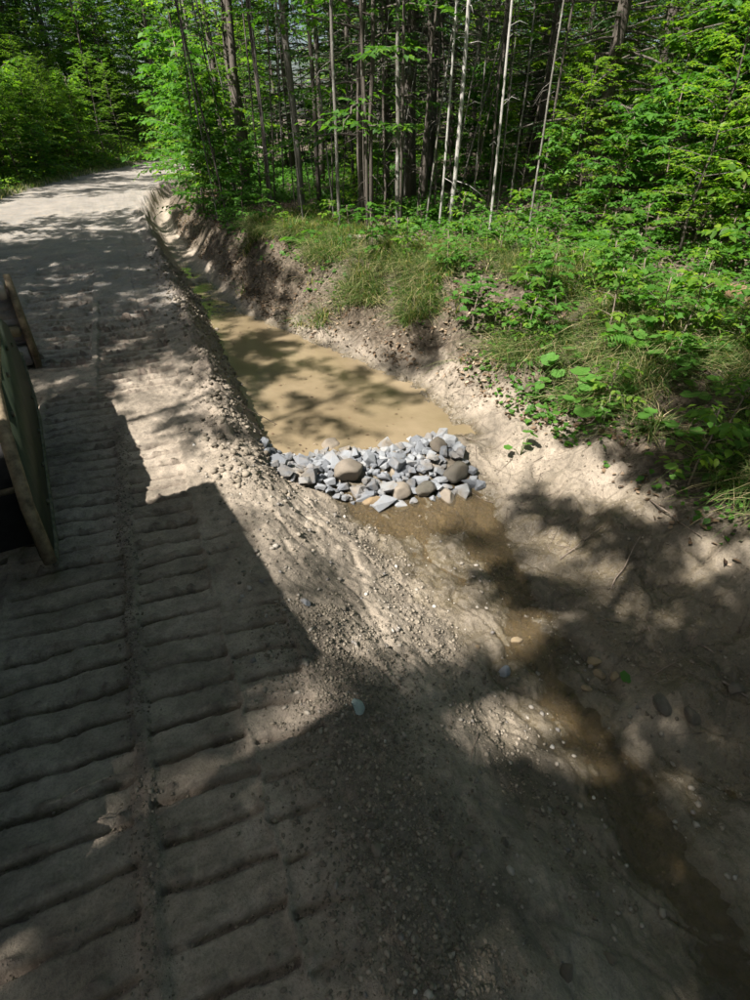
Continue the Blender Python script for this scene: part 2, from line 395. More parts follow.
def base_height(x0, y):
    x = x0 - shift(y)
    z = 0
    for o in (-.14, -.07, 0, .07, .14): z = z + profile(x + o, y)
    z = z / 5
    xb = k_xb(y)
    hb = np.interp(y, [-5, 2.2, 3.4, 4.4, 5.2, 9, 30], [.0, .0, .03, .10, .12, .10, .08])
    clump = np.clip(0.55 + 1.1 * fbm(x * 3.2, y * 2.2, 3, 21), 0, 1.6)
    z = z + hb * np.exp(-((x - xb + .08 * noise2(y * .8, y * 0, 9)) / .17) ** 2) * clump
    # rows of spoil along the far road edge
    far = sstep(8, 12, y) * np.exp(-((x - xb - .1) / .8) ** 2)
    z = z + far * 0.045 * np.sin(y * 2.6 + 1.3 * noise2(x * 2, y, 4) * 3 + x * 2.2)
    # spill ridges running down the left side of the ditch
    z = z + 0.05 * sstep(4.6, 5.6, y) * (1 - sstep(11, 14, y)) * np.exp(-((x - xb - .22) / .14) ** 2) * np.clip(noise2(x * 5 + y * .6, y * .9, 3) + .3, 0, 1)
    # dam mound, wet rock shelf, hollows of the lower floor
    z = z + .17 * np.exp(-((y - 4.02 + .10 * (x - 1.7)) / .36) ** 2) * sstep(.75, 1.2, x) * (1 - sstep(2.5, 2.95, x))
    z = z + .13 * np.exp(-(((x - 2.42) / .24) ** 2 + ((y - 1.12) / .16) ** 2))
    z = z - .10 * np.exp(-(((x - 2.45) / .26) ** 2 + ((y - .66) / .24) ** 2))
    ch = np.interp(y, [-3, 0, .8, 1.4, 2.1, 3.2], [1.8, 1.77, 1.79, 1.85, 2.02, 2.3])
    z = z - (.072 + .022 * noise2(x * 3, y * 2.2, 181)) * np.exp(-((x - ch - .10 * noise2(y * 1.6, y * 0, 183)) / .15) ** 2) * (1 - sstep(3.0, 3.6, y))
    return z

def height(x0, y, detail=True):
    x0 = np.asarray(x0, float); y = np.asarray(y, float)
    x, road, litter = masks(x0, y)
    z = base_height(x0, y)
    z = z + 0.05 * fbm(x * .7, y * .7, 2, 1) * (0.25 + litter * 1.6) + 0.03 * litter * fbm(x * 2.5, y * 2.5, 3, 31)
    if not detail: return z
    dz, _, pad = prints(x, y); calm = 1 - .75 * pad * road
    slope = sstep(k_xb(y) - .1, k_xb(y) + .3, x) * (1 - litter)
    z = z + (0.012 + .022 * slope + .03 * litter) * fbm(x * 4.3, y * 4.3, 4, 61)
    berm = np.exp(-((x - k_xb(y)) / .28) ** 2) * sstep(2.6, 4.4, y)
    z = z + berm * 0.045 * np.abs(fbm(x * 9, y * 9, 3, 71))
    # spade-like sags on the cut bank
    cut = sstep(k_xr(y) - .1, k_xr(y) + .15, x) * (1 - sstep(k_xt(y) - .1, k_xt(y) + .2, x))
    z = z + cut * .07 * fbm(x * 1.6, y * 3.2, 3, 81)
    near = 1 - sstep(9, 14, np.hypot(x, y))
    bank = sstep(k_xr(y) - .25, k_xr(y) + .2, x) * (1 - sstep(k_xt(y) + .6, k_xt(y) + 1.6, x)) * sstep(.5, 1.0, y)
    z = z + bank * (.055 * (np.abs(fbm(x * 2.2, y * 2.2, 3, 131)) - .3) + .022 * np.abs(fbm(x * 8, y * 8, 2, 141)))
    z = z + near * slope * (.012 * np.abs(fbm(x * 11, y * 11, 3, 151)) - .02 * np.exp(-(fbm(x * 2.1 + y * .9, y * 1.1, 2, 161) / .06) ** 2))
    z = z + near * road * .010 * calm * np.abs(fbm(x * 6, y * 6, 2, 171))
    z = z + near * (0.006 * calm * fbm(x * 22, y * 22, 3, 91))
    z = z + road * sstep(6, 9, y) * .06 * fbm(x * .6, y * 2.6, 3, 111)
    return z + dz * road


def axis(lo, hi, f0, f1, fine, grow, mid=None, gmid=1.0):
    a = [f0]
    while a[-1] < f1: a.append(a[-1] + fine)
    s = fine
    while mid is not None and a[-1] < mid: s *= gmid; a.append(a[-1] + s)
    while a[-1] < hi: s *= grow; a.append(a[-1] + s)
    s = fine; b = [f0]
    while b[-1] > lo: s *= grow; b.append(b[-1] - s)
    return np.array(b[:0:-1] + a)

ax_ = axis(-140, 160, -1.25, 3.4, 0.0112, 1.055)
ay_ = axis(-60, 170, 0.15, 5.0, 0.0096, 1.05, 13.0, 1.0065)
GX, GY = np.meshgrid(ax_, ay_)
GZ = height(GX.ravel(), GY.ravel()).reshape(GX.shape)
nx, ny = len(ax_), len(ay_)
ii = np.arange((ny - 1) * (nx - 1)); q0 = (ii // (nx - 1)) * nx + ii % (nx - 1)
quads = np.stack([q0, q0 + 1, q0 + nx + 1, q0 + nx], 1)
def hgrid(x, y):
    x = np.asarray(x, float); y = np.asarray(y, float)
    i = np.clip(np.searchsorted(ax_, x) - 1, 0, len(ax_) - 2); j = np.clip(np.searchsorted(ay_, y) - 1, 0, len(ay_) - 2)
    u = (x - ax_[i]) / (ax_[i + 1] - ax_[i]); v = (y - ay_[j]) / (ay_[j + 1] - ay_[j])
    return (GZ[j, i] * (1 - u) + GZ[j, i + 1] * u) * (1 - v) + (GZ[j + 1, i] * (1 - u) + GZ[j + 1, i + 1] * u) * v
def h1(x, y): return float(hgrid(x, y))
gme = mesh_np('ground', np.stack([GX.ravel(), GY.ravel(), GZ.ravel()], 1), quads, True)
fx, fy, fz = GX.ravel(), GY.ravel(), GZ.ravel()
mx_, mroad, mlit = masks(fx, fy)
_, pl, _p = prints(mx_, fy)
loose = np.clip(pl * mroad, 0, 1)
ridge = np.exp(-((mx_ + .44 + .03 * noise2(fy * 2, fy * 0, 8)) / .055) ** 2) * (fy < 5) * (0.5 + 0.6 * fbm(mx_ * 8, fy * 8, 2, 19))
patch = np.exp(-(((mx_ - .42 - .12 * (fy - 1)) / .26) ** 2)) * (1 - sstep(1.5, 2.1, fy + .3 * noise2(mx_ * 3, fy * 3, 6)))
bermm = np.exp(-((mx_ - k_xb(fy) - .08) / .3) ** 2) * sstep(3.6, 4.6, fy)
loose = np.clip(np.maximum.reduce([loose, ridge, patch * .9, bermm * (0.5 + .7 * noise2(mx_ * 2.5, fy * 2.5, 14))]), 0, 1)
dw = fz - water_level(fy)
inditch = sstep(k_xb(fy), k_xb(fy) + .3, mx_) * (1 - mlit)
wet = (1 - sstep(0.0, .16, dw)) * inditch
wet = np.maximum(wet, .75 * inditch * (1 - sstep(1.0, 2.6, fy)) * sstep(.9, 1.3, mx_))
wet = np.maximum(wet, .95 * sstep(2.05, 2.4, mx_) * (1 - .6 * mlit) * (1 - sstep(2.6, 3.6, fy + .5 * noise2(mx_ * 2, fy * 2, 27))))
gravel = mroad * sstep(6.0, 9.5, fy + 1.2 * noise2(mx_ * .8, fy * .5, 25))
for nm, arr in (('gravel', gravel), ('loose', loose), ('litter', mlit), ('wet', wet)):
    at = gme.attributes.new(nm, 'FLOAT', 'POINT'); at.data.foreach_set('value', arr.astype(np.float32))
ground = obj('ground', gme, M['earth']); tag(ground, kind='structure')

# water: pond above the dam, stream below
def water_sheet(name, x0, x1, y0, y1, step, mat, bumpy=0.0):
    xs = np.arange(x0, x1 + step, step); ys = np.arange(y0, y1 + step, step)
    X, Y = np.meshgrid(xs, ys); Z = water_level(Y)
    if bumpy:
        Z = Z + bumpy * fbm(X * 7 + Y * 2, Y * 4, 3, 201)
    n = len(xs); i = np.arange((len(ys) - 1) * (n - 1)); q = (i // (n - 1)) * n + i % (n - 1)
    F = np.stack([q, q + 1, q + n + 1, q + n], 1)
    G = hgrid(X.ravel(), Y.ravel()).reshape(X.shape)
    wetv = (Z - G > -0.05).ravel()
    F = F[wetv[F].any(1)]
    used = np.unique(F); mp = np.full(X.size, -1); mp[used] = np.arange(len(used))
    V = np.stack([X.ravel(), Y.ravel(), Z.ravel()], 1)[used]
    return tag(obj(name, mesh_np(name, V, mp[F], True), mat), kind='structure')
water_sheet('pond_water', 0.4, 3.4, 3.85, 19.0, 0.05, M['pond'])
water_sheet('stream_water', 1.2, 3.0, -4.0, 3.9, 0.025, M['stream'], 0.007)

# ------------------------------------------------------------------ leaf builder
LEAF4 = (np.array([[0, 0, 0], [.42, -.5, .07], [1, 0, -.06], [.42, .5, .07]], float), np.array([[0, 1, 2], [0, 2, 3]]))
LEAF8 = (np.array([[0, 0, 0], [.2, -.36, .06], [.55, -.46, .05], [1, 0, -.12], [.55, .46, .05], [.2, .36, .06], [.5, 0, -.03]], float),
         np.array([[0, 1, 6], [1, 2, 6], [2, 3, 6], [3, 4, 6], [4, 5, 6], [5, 0, 6]]))
MAPLE = (np.array([[0, 0, 0], [.05, -.38, .03], [.32, -.28, .02], [.55, -.55, .0], [.62, -.2, .02], [1, 0, -.1], [.62, .2, .02], [.55, .55, 0], [.32, .28, .02], [.05, .38, .03], [.38, 0, -.03]], float),
         np.array([[i, (i + 1) % 10, 10] for i in range(10)]))
NEED = (np.array([[0, 0, 0], [.5, -.5, 0], [1, 0, 0], [.5, .5, 0]], float), np.array([[0, 1, 2], [0, 2, 3]]))

def leaves_np(P, D, Nn, L, W, tmpl):
    P = np.asarray(P, float); D = np.asarray(D, float); Nn = np.asarray(Nn, float)
    D = D / np.linalg.norm(D, axis=1, keepdims=True)
    S = np.cross(D, Nn); S /= np.maximum(np.linalg.norm(S, axis=1, keepdims=True), 1e-6); U = np.cross(S, D)
    L = np.broadcast_to(np.asarray(L, float), (len(P),)); W = np.broadcast_to(np.asarray(W, float), (len(P),))
    t, f = tmpl
    V = (P[:, None, :] + t[None, :, 0, None] * (L[:, None, None] * D[:, None, :]) + t[None, :, 1, None] * (W[:, None, None] * S[:, None, :])
         + t[None, :, 2, None] * (L[:, None, None] * U[:, None, :]))
    F = f[None] + (np.arange(len(P)) * len(t))[:, None, None]
    return V.reshape(-1, 3), F.reshape(-1, 3)

def grow(seed, H, r0, h0, h1, nb, blen, el0, el1, twigs, per, leaf, tmpl=LEAF4, aspect=.62, wob=.05, taper=.75, sides=7, layer=.35,
         dead=0, droop=.15, prof='round', lean=(0, 0), twig_len=.55):
    """trunk (MB) and crown (verts, tris) of one tree."""
    r = random.Random(seed); mb = MB(); TW = []
    n = max(6, int(H / .9)); pts = []; rad = []; dx = dy = 0
    for i in range(n + 1):
        t = i / n; dx += r.uniform(-wob, wob); dy += r.uniform(-wob, wob)
        pts.append(Vector((dx + lean[0] * H * t, dy + lean[1] * H * t, H * t - (.25 if i == 0 else 0))))
        rad.append(r0 * (1.25 if i == 0 else 1) * (1 - taper * t) + .004)
    mb.tube(pts, rad, sides)
    def at(h):
        f = max(0, min(.999, h / H)) * n; i = int(f); return pts[i].lerp(pts[i + 1], f - i), rad[i]
    for b in range(dead):
        h = r.uniform(.6, max(h0, 1.2) + 1.5); p, rr = at(h); a = r.uniform(0, 2 * math.pi); l = r.uniform(.3, 1.1)
        d = Vector((math.cos(a), math.sin(a), r.uniform(-.25, .25))); q = p + d * l * .5 + Vector((0, 0, r.uniform(-.06, .04)))
        mb.tube([p, q, p + d * l + Vector((0, 0, -l * .15))], [.009, .006, .002], 3)
    for b in range(nb):
        u = (b + r.random()) / nb; h = h0 + (h1 - h0) * u
        p, rr = at(h); a = b * 2.4 + r.uniform(-.5, .5)
        if prof == 'cone': l = blen * (1 - u) ** .8 * r.uniform(.75, 1.1) + .15
        elif prof == 'flat': l = blen * (1 - .55 * u) * r.uniform(.6, 1.15)
        else: l = blen * (math.sin(math.pi * (.18 + .78 * u)) ** .7) * r.uniform(.6, 1.1)
        el = el0 + (el1 - el0) * u + r.uniform(-.15, .15)
        hd = Vector((math.cos(a), math.sin(a), 0)); bp = [p]; q = p.copy(); k = 5
        for s in range(k):
            e = el - droop * s * .6; q = q + (hd * math.cos(e) + Vector((0, 0, math.sin(e)))) * l / k + Vector((r.uniform(-.03, .03), r.uniform(-.03, .03), r.uniform(-.02, .02))) * l
            bp.append(q.copy())
        br = max(.006, min(rr * .45, .012 * l + .004))
        mb.tube(bp, [br * (1 - .8 * i / k) for i in range(k + 1)], 4 if br > .012 else 3)
        for tw in range(twigs):
            f = .18 + .82 * (tw + r.random()) / twigs; f2 = min(f * k, k - .01); i = int(f2); s0 = bp[i].lerp(bp[i + 1], f2 - i)
            sd = 1 if tw % 2 else -1
            side = Vector((-hd.y, hd.x, 0)) * sd
            td = (hd * r.uniform(.4, 1) + side * r.uniform(.3, 1.0) + Vector((0, 0, r.uniform(-.25, .25)))).normalized()
            tl = twig_len * l / max(blen, .1) * r.uniform(.5, 1.2) + .08
            TW.append((*s0, *td, tl))
    g_ = np.random.default_rng(seed); T = np.repeat(np.array(TW), per, 0); n = len(T); j = np.tile(np.arange(per), len(TW))
    g = (j + g_.random(n)) / per; td = T[:, 3:6]; tl = T[:, 6]
    P = T[:, :3] + td * (tl * g)[:, None]; P[:, 2] -= .12 * tl * g * g
    sd = np.where(j % 2 == 1, 1.0, -1.0) * g_.uniform(.4, 1, n)
    D = td * g_.uniform(.2, .8, n)[:, None] + np.stack([-td[:, 1] * sd, td[:, 0] * sd, g_.uniform(-.5, .1, n)], 1)
    NN = np.stack([g_.normal(0, layer, n), g_.normal(0, layer, n), np.ones(n)], 1)
    LL = leaf * g_.uniform(.65, 1.2, n)
    return mb, leaves_np(P, D, NN, LL, LL * aspect, tmpl)

def tree_kind(seed, bark, leafmat, **kw):
    mb, (V, F) = grow(seed, **kw)
    tm = mesh_np('trunk', mb.v, mb.f, True); tm.materials.append(M[bark])
    cm = mesh_np('crown', V, F, False); cm.materials.append(M[leafmat])
    return tm, cm

def put_tree(name, kind, x, y, rz, s, label, group=None, cat='tree', z=None, tilt=(0, 0)):
    zz = h1(x, y) if z is None else z
    e = obj(name, None, None, None, (x, y, zz - .02), (tilt[0], tilt[1], rz), (s, s, s))
    tag(e, label, cat, group)
    t = bpy.data.objects.new('trunk', kind[0]); COL.objects.link(t); t.parent = e
    c = bpy.data.objects.new('crown', kind[1]); COL.objects.link(c); c.parent = e
    return e

def pix(px, py, z):
    """ground position seen at a place in the photograph (used to read off where things stand)."""
    F_ = 540.0; fh = Vector((math.sin(CAM_YAW), math.cos(CAM_YAW), 0)); rt = Vector((math.cos(CAM_YAW), -math.sin(CAM_YAW), 0))
    fw = fh * math.cos(CAM_PITCH) + Vector((0, 0, -math.sin(CAM_PITCH))); up = fh * math.sin(CAM_PITCH) + Vector((0, 0, math.cos(CAM_PITCH)))
    d = fw * F_ + rt * (px - 375) - up * (py - 500); t = (z - CAM_H) / d.z
    return d.x * t, d.y * t

def on_ground(px, py, z=0.0):
    for _ in range(6):
        x, y = pix(px, py, z); z = .5 * z + .5 * h1(x, y)
    return x, y

CANOPY = [tree_kind(100 + i, 'bark_dark', 'maple', H=15, r0=.17, h0=5.0, h1=14.8, nb=44, blen=3.0, el0=.15, el1=.9, twigs=9, per=13, leaf=.17, wob=.09, dead=6) for i in range(2)]
UNDER = [tree_kind(120 + i, 'bark_dark', ('beech', 'maple', 'beech')[i], H=6.5, r0=.045, h0=.9, h1=6.4, nb=40, blen=1.9, el0=.05, el1=.8, twigs=9, per=11, leaf=.105, wob=.10, layer=.30, twig_len=.6) for i in range(3)]
FIR = [tree_kind(140 + i, 'bark_dark', 'needle', H=12, r0=.13, h0=(1.0, 2.4)[i], h1=11.8, nb=120, blen=2.0, el0=-.1, el1=.5, twigs=13, per=14, leaf=.085, tmpl=NEED, aspect=.22, prof='cone', dead=22, droop=.1, twig_len=.5, layer=.15) for i in range(2)]
POLE = [tree_kind(160 + i, ('bark_grey', 'bark_pale', 'bark_dark')[i], 'maple', H=13, r0=.065, h0=(4.5, 5.5, 5.0)[i], h1=12.9, nb=26, blen=1.6, el0=.3, el1=1.0, twigs=7, per=10, leaf=.14, wob=.07, dead=(14, 24, 30)[i], taper=.7, sides=9) for i in range(3)]
BUSH = [tree_kind(180 + i, 'twig', ('shrub', 'beech')[i], H=2.2, r0=.018, h0=.15, h1=2.15, nb=26, blen=1.0, el0=.2, el1=1.0, twigs=7, per=8, leaf=.125, tmpl=LEAF8, aspect=.62, wob=.06, layer=.28, prof='flat', twig_len=.42) for i in range(2)]
SEED = [tree_kind(200 + i, 'twig', ('shrub', 'beech')[i], H=.9, r0=.008, h0=.2, h1=.88, nb=9, blen=.34, el0=.3, el1=.9, twigs=3, per=4, leaf=.12, tmpl=(MAPLE, LEAF8)[i], aspect=(.95, .6)[i], wob=.03, layer=.25, twig_len=.2) for i in range(2)]

MID = [tree_kind(220 + i, 'bark_dark', ('maple', 'beech')[i], H=9.5, r0=.08, h0=.6, h1=9.4, nb=58, blen=2.5, el0=.0, el1=.9, twigs=9, per=13, leaf=.17, wob=.12, layer=.4, twig_len=.75) for i in range(2)]

HIGH = tree_kind(240, 'bark_dark', 'maple', H=11, r0=.12, h0=7.0, h1=10.9, nb=30, blen=2.0, el0=.05, el1=.9, twigs=10, per=14, leaf=.16, wob=.08, dead=5)  # compact high crown, shaped for where its shadow falls

# --- trunks that stand out along the top of the right bank
hero = [  # pixel base, kind, scale, thickness, label
    (300, 221, POLE[0], 1.3, 'stoutest mottled grey trunk at the bank edge above the pond'),
    (341, 232, POLE[0], .62, 'thin straight pole tree just right of the stout mottled trunk'),
    (399, 229, POLE[0], .75, 'medium grey pole tree left of the pale leaning birches'),
    (449, 229, POLE[1], .72, 'brightest white trunk, leaning right, at the top of the bank'),
    (439, 229, POLE[1], .4, 'slim pale sapling close beside the brightest white trunk'),
    (490, 232, POLE[1], .42, 'thin pale pole standing rightmost of the white trunks'),
    (366, 232, POLE[2], .55, 'slender dark pole between the thin straight pole and grey trunk'),
    (374, 226, POLE[2], .8, 'dark twiggy pole in the shade behind the fallen pale log'),
    (251, 186, POLE[2], 2.2, 'thick dark trunk leaning left above the roadside bushes'),
    (228, 178, POLE[2], 1.9, 'dark trunk leaning left, leftmost of the bank trees'),
    (268, 205, POLE[2], .9, 'dark slim trunk between the thick trunk and the mottled one'),
    (212, 168, POLE[0], 1.2, 'grey trunk half hidden in foliage over the ditch'),
    (318, 205, POLE[2], 1.0, 'shaded trunk in the gap behind the mottled grey trunk'),
    (420, 205, POLE[2], 1.3, 'shaded dark trunk deep in the woods behind white birches'),
    (196, 160, POLE[2], 1.5, 'dark far trunk by the bend above the leafy bushes'),
]
for i, (px, py, kd, s, lb) in enumerate(hero):
    x, y = on_ground(px, py, .5)
    o = put_tree('pole_tree', kd, x, y, rnd.uniform(0, 6.28), 1.0, lb, 'trees along the top of the right bank',
                 tilt=(rnd.uniform(-.02, .02), rnd.uniform(-.03, .03)))
    o.scale = (s * .72, s * .72, max(.85, min(1.1, s)))

for i in range(40):
    px = 195 + 345 * (i + rnd.random()) / 40; x, y = on_ground(px, rnd.uniform(196, 232), .5)
    o = put_tree('thin_sapling', POLE[(i % 2) * 2], x, y, i, 1.0, 'thin dead-twigged sapling among the trunks on the bank top', 'thin saplings among the bank trees', tilt=(rnd.uniform(-.15, .15), rnd.uniform(-.15, .15)))
    w = rnd.uniform(.15, .34); o.scale = (w, w, rnd.uniform(.5, .9))
# --- woods
def scatter(n, xr, yr, mind, seed, ok=None):
    r = random.Random(seed); out = []
    for _ in range(n * 40):
        if len(out) >= n: break
        x = r.uniform(*xr); y = r.uniform(*yr)
        if ok and not ok(x, y): continue
        if all((x - a) ** 2 + (y - b) ** 2 > mind * mind for a, b in out): out.append((x, y))
    return out

def right_of(y): return float(k_xt(np.array(y)) + shift(np.array(y)))
def left_of(y): return -4.9 + float(shift(np.array(y)))
def ray_clear(x, y, R0=3.0):
    return True

# right woods
for i, (x, y) in enumerate(scatter(46, (3, 34), (11, 52), 2.0, 1, lambda x, y: x > right_of(y) + 2.0)):
    if i % 3 == 0:
        put_tree('fir_tree', FIR[i % 2], x, y, i, rnd.uniform(.75, 1.25), 'dark fir tree standing in the shaded woods right of the road', 'firs in the right woods')
    elif i % 3 == 1:
        put_tree('maple_tree', CANOPY[i % 2], x, y, i, rnd.uniform(.8, 1.15), 'tall leafy maple tree standing in the woods right of the road', 'maples in the right woods')
    else:
        put_tree('pole_tree', POLE[2 if i % 2 else 0], x, y, i, rnd.uniform(.9, 1.5), 'straight bare trunk standing deep in the woods beyond the bank', 'pole trees deep in the right woods')
for i, (x, y) in enumerate(scatter(44, (3, 34), (9, 50), 1.8, 2, lambda x, y: x > right_of(y) + 1.5)):
    put_tree('young_beech', UNDER[i % 3], x, y, i * 1.3, rnd.uniform(.7, 1.25), 'leafy young beech growing under the tall trees right of the road', 'young beeches in the right woods')
# sunlit leafy trees up the slope at the right
for i, (x, y) in enumerate(scatter(30, (6.8, 14), (-1, 10), 1.2, 3)):
    put_tree('young_beech', UNDER[(i % 2) * 2], x, y, i * 1.7, (.38 + .105 * max(0, x - 6.8)) * rnd.uniform(.85, 1.15), 'sunlit leafy young beech on the slope at the right edge', 'sunlit young beeches at right')
for i, (x, y) in enumerate(((8.2, 9.2), (9.6, 7.4), (11.5, 9.5), (13.5, 6.0), (15, 10), (12, 2))):
    put_tree('fir_tree', FIR[i % 2], x, y, i, rnd.uniform(.7, 1.0), ('dark fir tree behind the white trunks', 'dark fir right of the white trunks, half hidden by leaves', 'fir tree deep behind the sunlit beeches', 'fir tree at the right edge behind beech leaves', 'tall fir in deep shade at upper right', 'fir tree up the slope beyond the right edge')[i], 'firs up the right slope')
for i, (x, y) in enumerate(scatter(20, (5.5, 14), (12.5, 22), 1.7, 33, lambda x, y: x > right_of(y) + 2.6)):
    put_tree('fir_tree', FIR[i % 2], x, y, i * 2.2, rnd.uniform(.55, .95), 'dark fir with low branches close behind the bank trunks', 'firs behind the bank trunks')
# left woods
for i, (x, y) in enumerate(scatter(34, (-26, -3), (14, 58), 2.2, 4, lambda x, y: x < left_of(y) - .6)):
    if i % 3 == 0: put_tree('young_beech', UNDER[i % 3], x, y, i, rnd.uniform(.4, .7), 'bright green young beech left of the road', 'young beeches in the left woods')
    elif i % 3 == 1: put_tree('pole_tree', POLE[2], x, y, i, rnd.uniform(1.2, 2.0), 'dark leaning trunk in the woods left of the road', 'trunks in the left woods', tilt=(0, rnd.uniform(-.05, .12)))
    else: put_tree('young_beech', UNDER[i % 3], x, y, i, rnd.uniform(.45, .8), 'bright green young beech left of the road', 'young beeches in the left woods')
for i, (x, y) in enumerate(scatter(26, (-16, -2), (20, 50), 2.0, 5, lambda x, y: x < left_of(y) - .2)):
    put_tree('young_beech', UNDER[i % 3], x, y, i, rnd.uniform(.4, .7), 'bright green young beech left of the road', 'young beeches in the left woods')
for i, (x, y) in enumerate(scatter(8, (-16, -6), (44, 64), 3.5, 15, lambda x, y: x < left_of(y) - 1.2)):
    put_tree('leafy_tree', MID[i % 2], x, y, i, rnd.uniform(.8, 1.25), 'leafy tree with branches to the ground in the left woods', 'leafy trees in the left woods')
for i, (x, y) in enumerate(scatter(46, (5, 46), (16, 62), 2.8, 16, lambda x, y: x > right_of(y) + 3.5)):
    put_tree('leafy_tree', MID[i % 2], x, y, i, rnd.uniform(.8, 1.25), 'leafy tree with branches to the ground deep in the right woods', 'leafy trees in the right woods')
for i, (x, y) in enumerate(scatter(60, (3, 22), (9.5, 30), 1.1, 17, lambda x, y: x > right_of(y) + 1.6)):
    put_tree('bush', BUSH[i % 2], x, y, i, rnd.uniform(.4, 1.0), 'low leafy bush in the shaded undergrowth beyond the bank trunks', 'undergrowth bushes in the right woods', 'bush')
for i, (x, y) in enumerate(scatter(110, (-15, -1), (12, 46), .9, 18, lambda x, y: x < left_of(y) - .2)):
    put_tree('bush', BUSH[i % 2], x, y, i, rnd.uniform(.6, 1.5), 'low leafy bush along the left edge of the woods', 'undergrowth bushes in the left woods', 'bush')
for i in range(64):
    y = 29 + 33 * (i + rnd.random()) / 64; x = min(rnd.uniform(-.17, .15) * y, left_of(y) - .8 - .5 * rnd.random())
    put_tree('hillside_beech', (BUSH[1], UNDER[0], UNDER[2])[i % 3], x, y, i, (1.5, .62, .62)[i % 3] * rnd.uniform(.7, 1.2), 'bright young beech on the hillside where the road bends away', 'young beeches at the bend')
# beyond the bend
for i in range(84):
    y = 46 + 40 * (i + rnd.random()) / 84; x = rnd.uniform(-.2, .24) * y; k = 0 if i % 4 == 3 else 1
    put_tree(('maple_tree', 'leafy_tree')[k], (CANOPY, MID)[k][i % 2], x, y, i, rnd.uniform(.85, 1.2), ('tall maple tree beyond the bend of the road', 'leafy tree closing the view beyond the bend')[k], ('maples beyond the bend', 'leafy trees beyond the bend')[k])
# woods beside and behind the viewpoint on the left, which shade the road
for i, (x, y, s) in enumerate(((-9.5, -6.0, 1.0), (-7.5, -4.0, .8), (-13, -3, 1.1), (-8.0, 7.5, .75), (-10.5, 11, .9), (-12, 6, .8), (-7.4, 12.5, .7), (-15, 1.5, 1.0), (-6.8, -8.5, .9), (-4.9, -3.3, .85), (-6.5, -3.7, 1.2), (-8.6, -4.2, 1.3), (-5.2, -6.6, .95), (-6.1, 5.3, .70), (-8.2, 5.6, .72), (-9.2, 9.6, .8), (-11.6, -3.4, .9), (-3.6, -9, 1.0), (-6.6, 15.5, .8), (-7.4, 8.8, 1.2), (-6.7, 11.2, 1.25))):
    put_tree('maple_tree', CANOPY[i % 2], x, y, i * 2.1, s, 'tall maple on the left roadside beside the parked machine', 'maples beside the machine')
for i, (x, y, s) in enumerate(((5.2, -3.0, .9), (4.9, .1, .9), (3.3, -4.6, 1.0), (-1.4, -6.6, 1.0), (1.6, -8.5, 1.0), (7.5, -6, 1.0), (9.5, -1.5, 1.0), (4.0, -8, 1.0), (12, -4, 1.0), (1.0, -12, 1.0), (-3, -14, 1.0), (15, 2, 1.0))):  # unseen trees, added to keep sky light off the foreground
    put_tree('maple_tree', CANOPY[i % 2], x, y, i * 1.7, s, 'added tall maple on the right slope behind the viewpoint, blocking sky light', 'added maples behind the viewpoint')
for i, (x, y, s, lb) in enumerate(((-9.0, -2.4, .8, 'first'), (-7.0, 4.2, .85, 'second'), (-5.7, 5.6, .8, 'third'), (-6.3, 7.4, .9, 'fourth'), (-5.6, 10.2, .9, 'fifth'), (-5.9, 13.2, .9, 'sixth'))):
    put_tree('pole_tree', POLE[i % 3], x, y, i * 1.3, s, lb + ' slim roadside tree on the left, counted from the machine forward', 'slim trees on the left roadside')
for x, y, s, tl, lb in ((-5.0, .35, .86, .29, 'added high-crowned maple leaning over the cab of the machine, shaped to cast shade'), (-5.4, -2.0, 1.0, .13, 'added high-crowned maple leaning over the road just behind the machine, shaped to cast shade')):  # unseen leaning trees, added to shade the lower ditch
    put_tree('maple_tree', HIGH, x, y, 0.0, s, lb, 'maples beside the machine', tilt=(0, tl)).scale = (s, s, 1.0)
o = put_tree('pole_tree', POLE[2], -6.1, 3.3, 0.0, .9, 'added slim dark roadside tree leaning over the road by the machine blade, for dappled shade', 'slim trees on the left roadside', tilt=(0, .07)); o.scale = (.8, .8, .95)  # unseen tree, added to dapple the pond and berm
# bushes over the ditch by the bend
bush = [(175, 200, 1.3), (160, 205, 1.0), (190, 215, 1.1), (150, 190, 1.5), (210, 222, .8), (140, 178, 1.6), (200, 190, 1.5), (172, 178, 1.8), (232, 228, .6), (222, 205, 1.1)]
for i, (px, py, s) in enumerate(bush):
    x, y = on_ground(px, py, .4)
    x = max(x, right_of(y) + .1)
    put_tree('bush', BUSH[i % 2], x, y, i * 1.1, s, 'leafy green bush overhanging the ditch near the bend', 'bushes over the ditch', 'bush')
# shrubs on the right slope
shr = [(735, 215, 1.15, 'large-leaved shrub at the right edge, tallest on the slope'), (690, 250, .8, 'shrub with flat leaf layers above the broken log'), (655, 235, .85, 'shaded shrub left of the flat-leaved shrub on the slope'),
       (745, 270, .9, 'shrub at the right edge just above the broken log'), (600, 225, .7, 'dark shrub in the hollow behind the bank top'), (720, 180, 1.3, 'tall shrub in half shade under the sunlit beeches'),
       (555, 222, .6, 'small shrub at the dark hollow right of the white trunks'), (640, 200, 1.1, 'dim shrub deep under the sunlit beeches'), (745, 345, .6, 'low shrub at the right edge under the broken log'),
       (580, 205, 1.0, 'dim shrub behind the hollow at the bank top'), (690, 205, 1.2, 'broad shrub in the shade above the slope')]
for i, (px, py, s, lb) in enumerate(shr):
    x, y = on_ground(px, py, .5)
    put_tree('shrub', BUSH[i % 2], x, y, i * 1.9, s, lb, 'shrubs on the right slope', 'shrub')
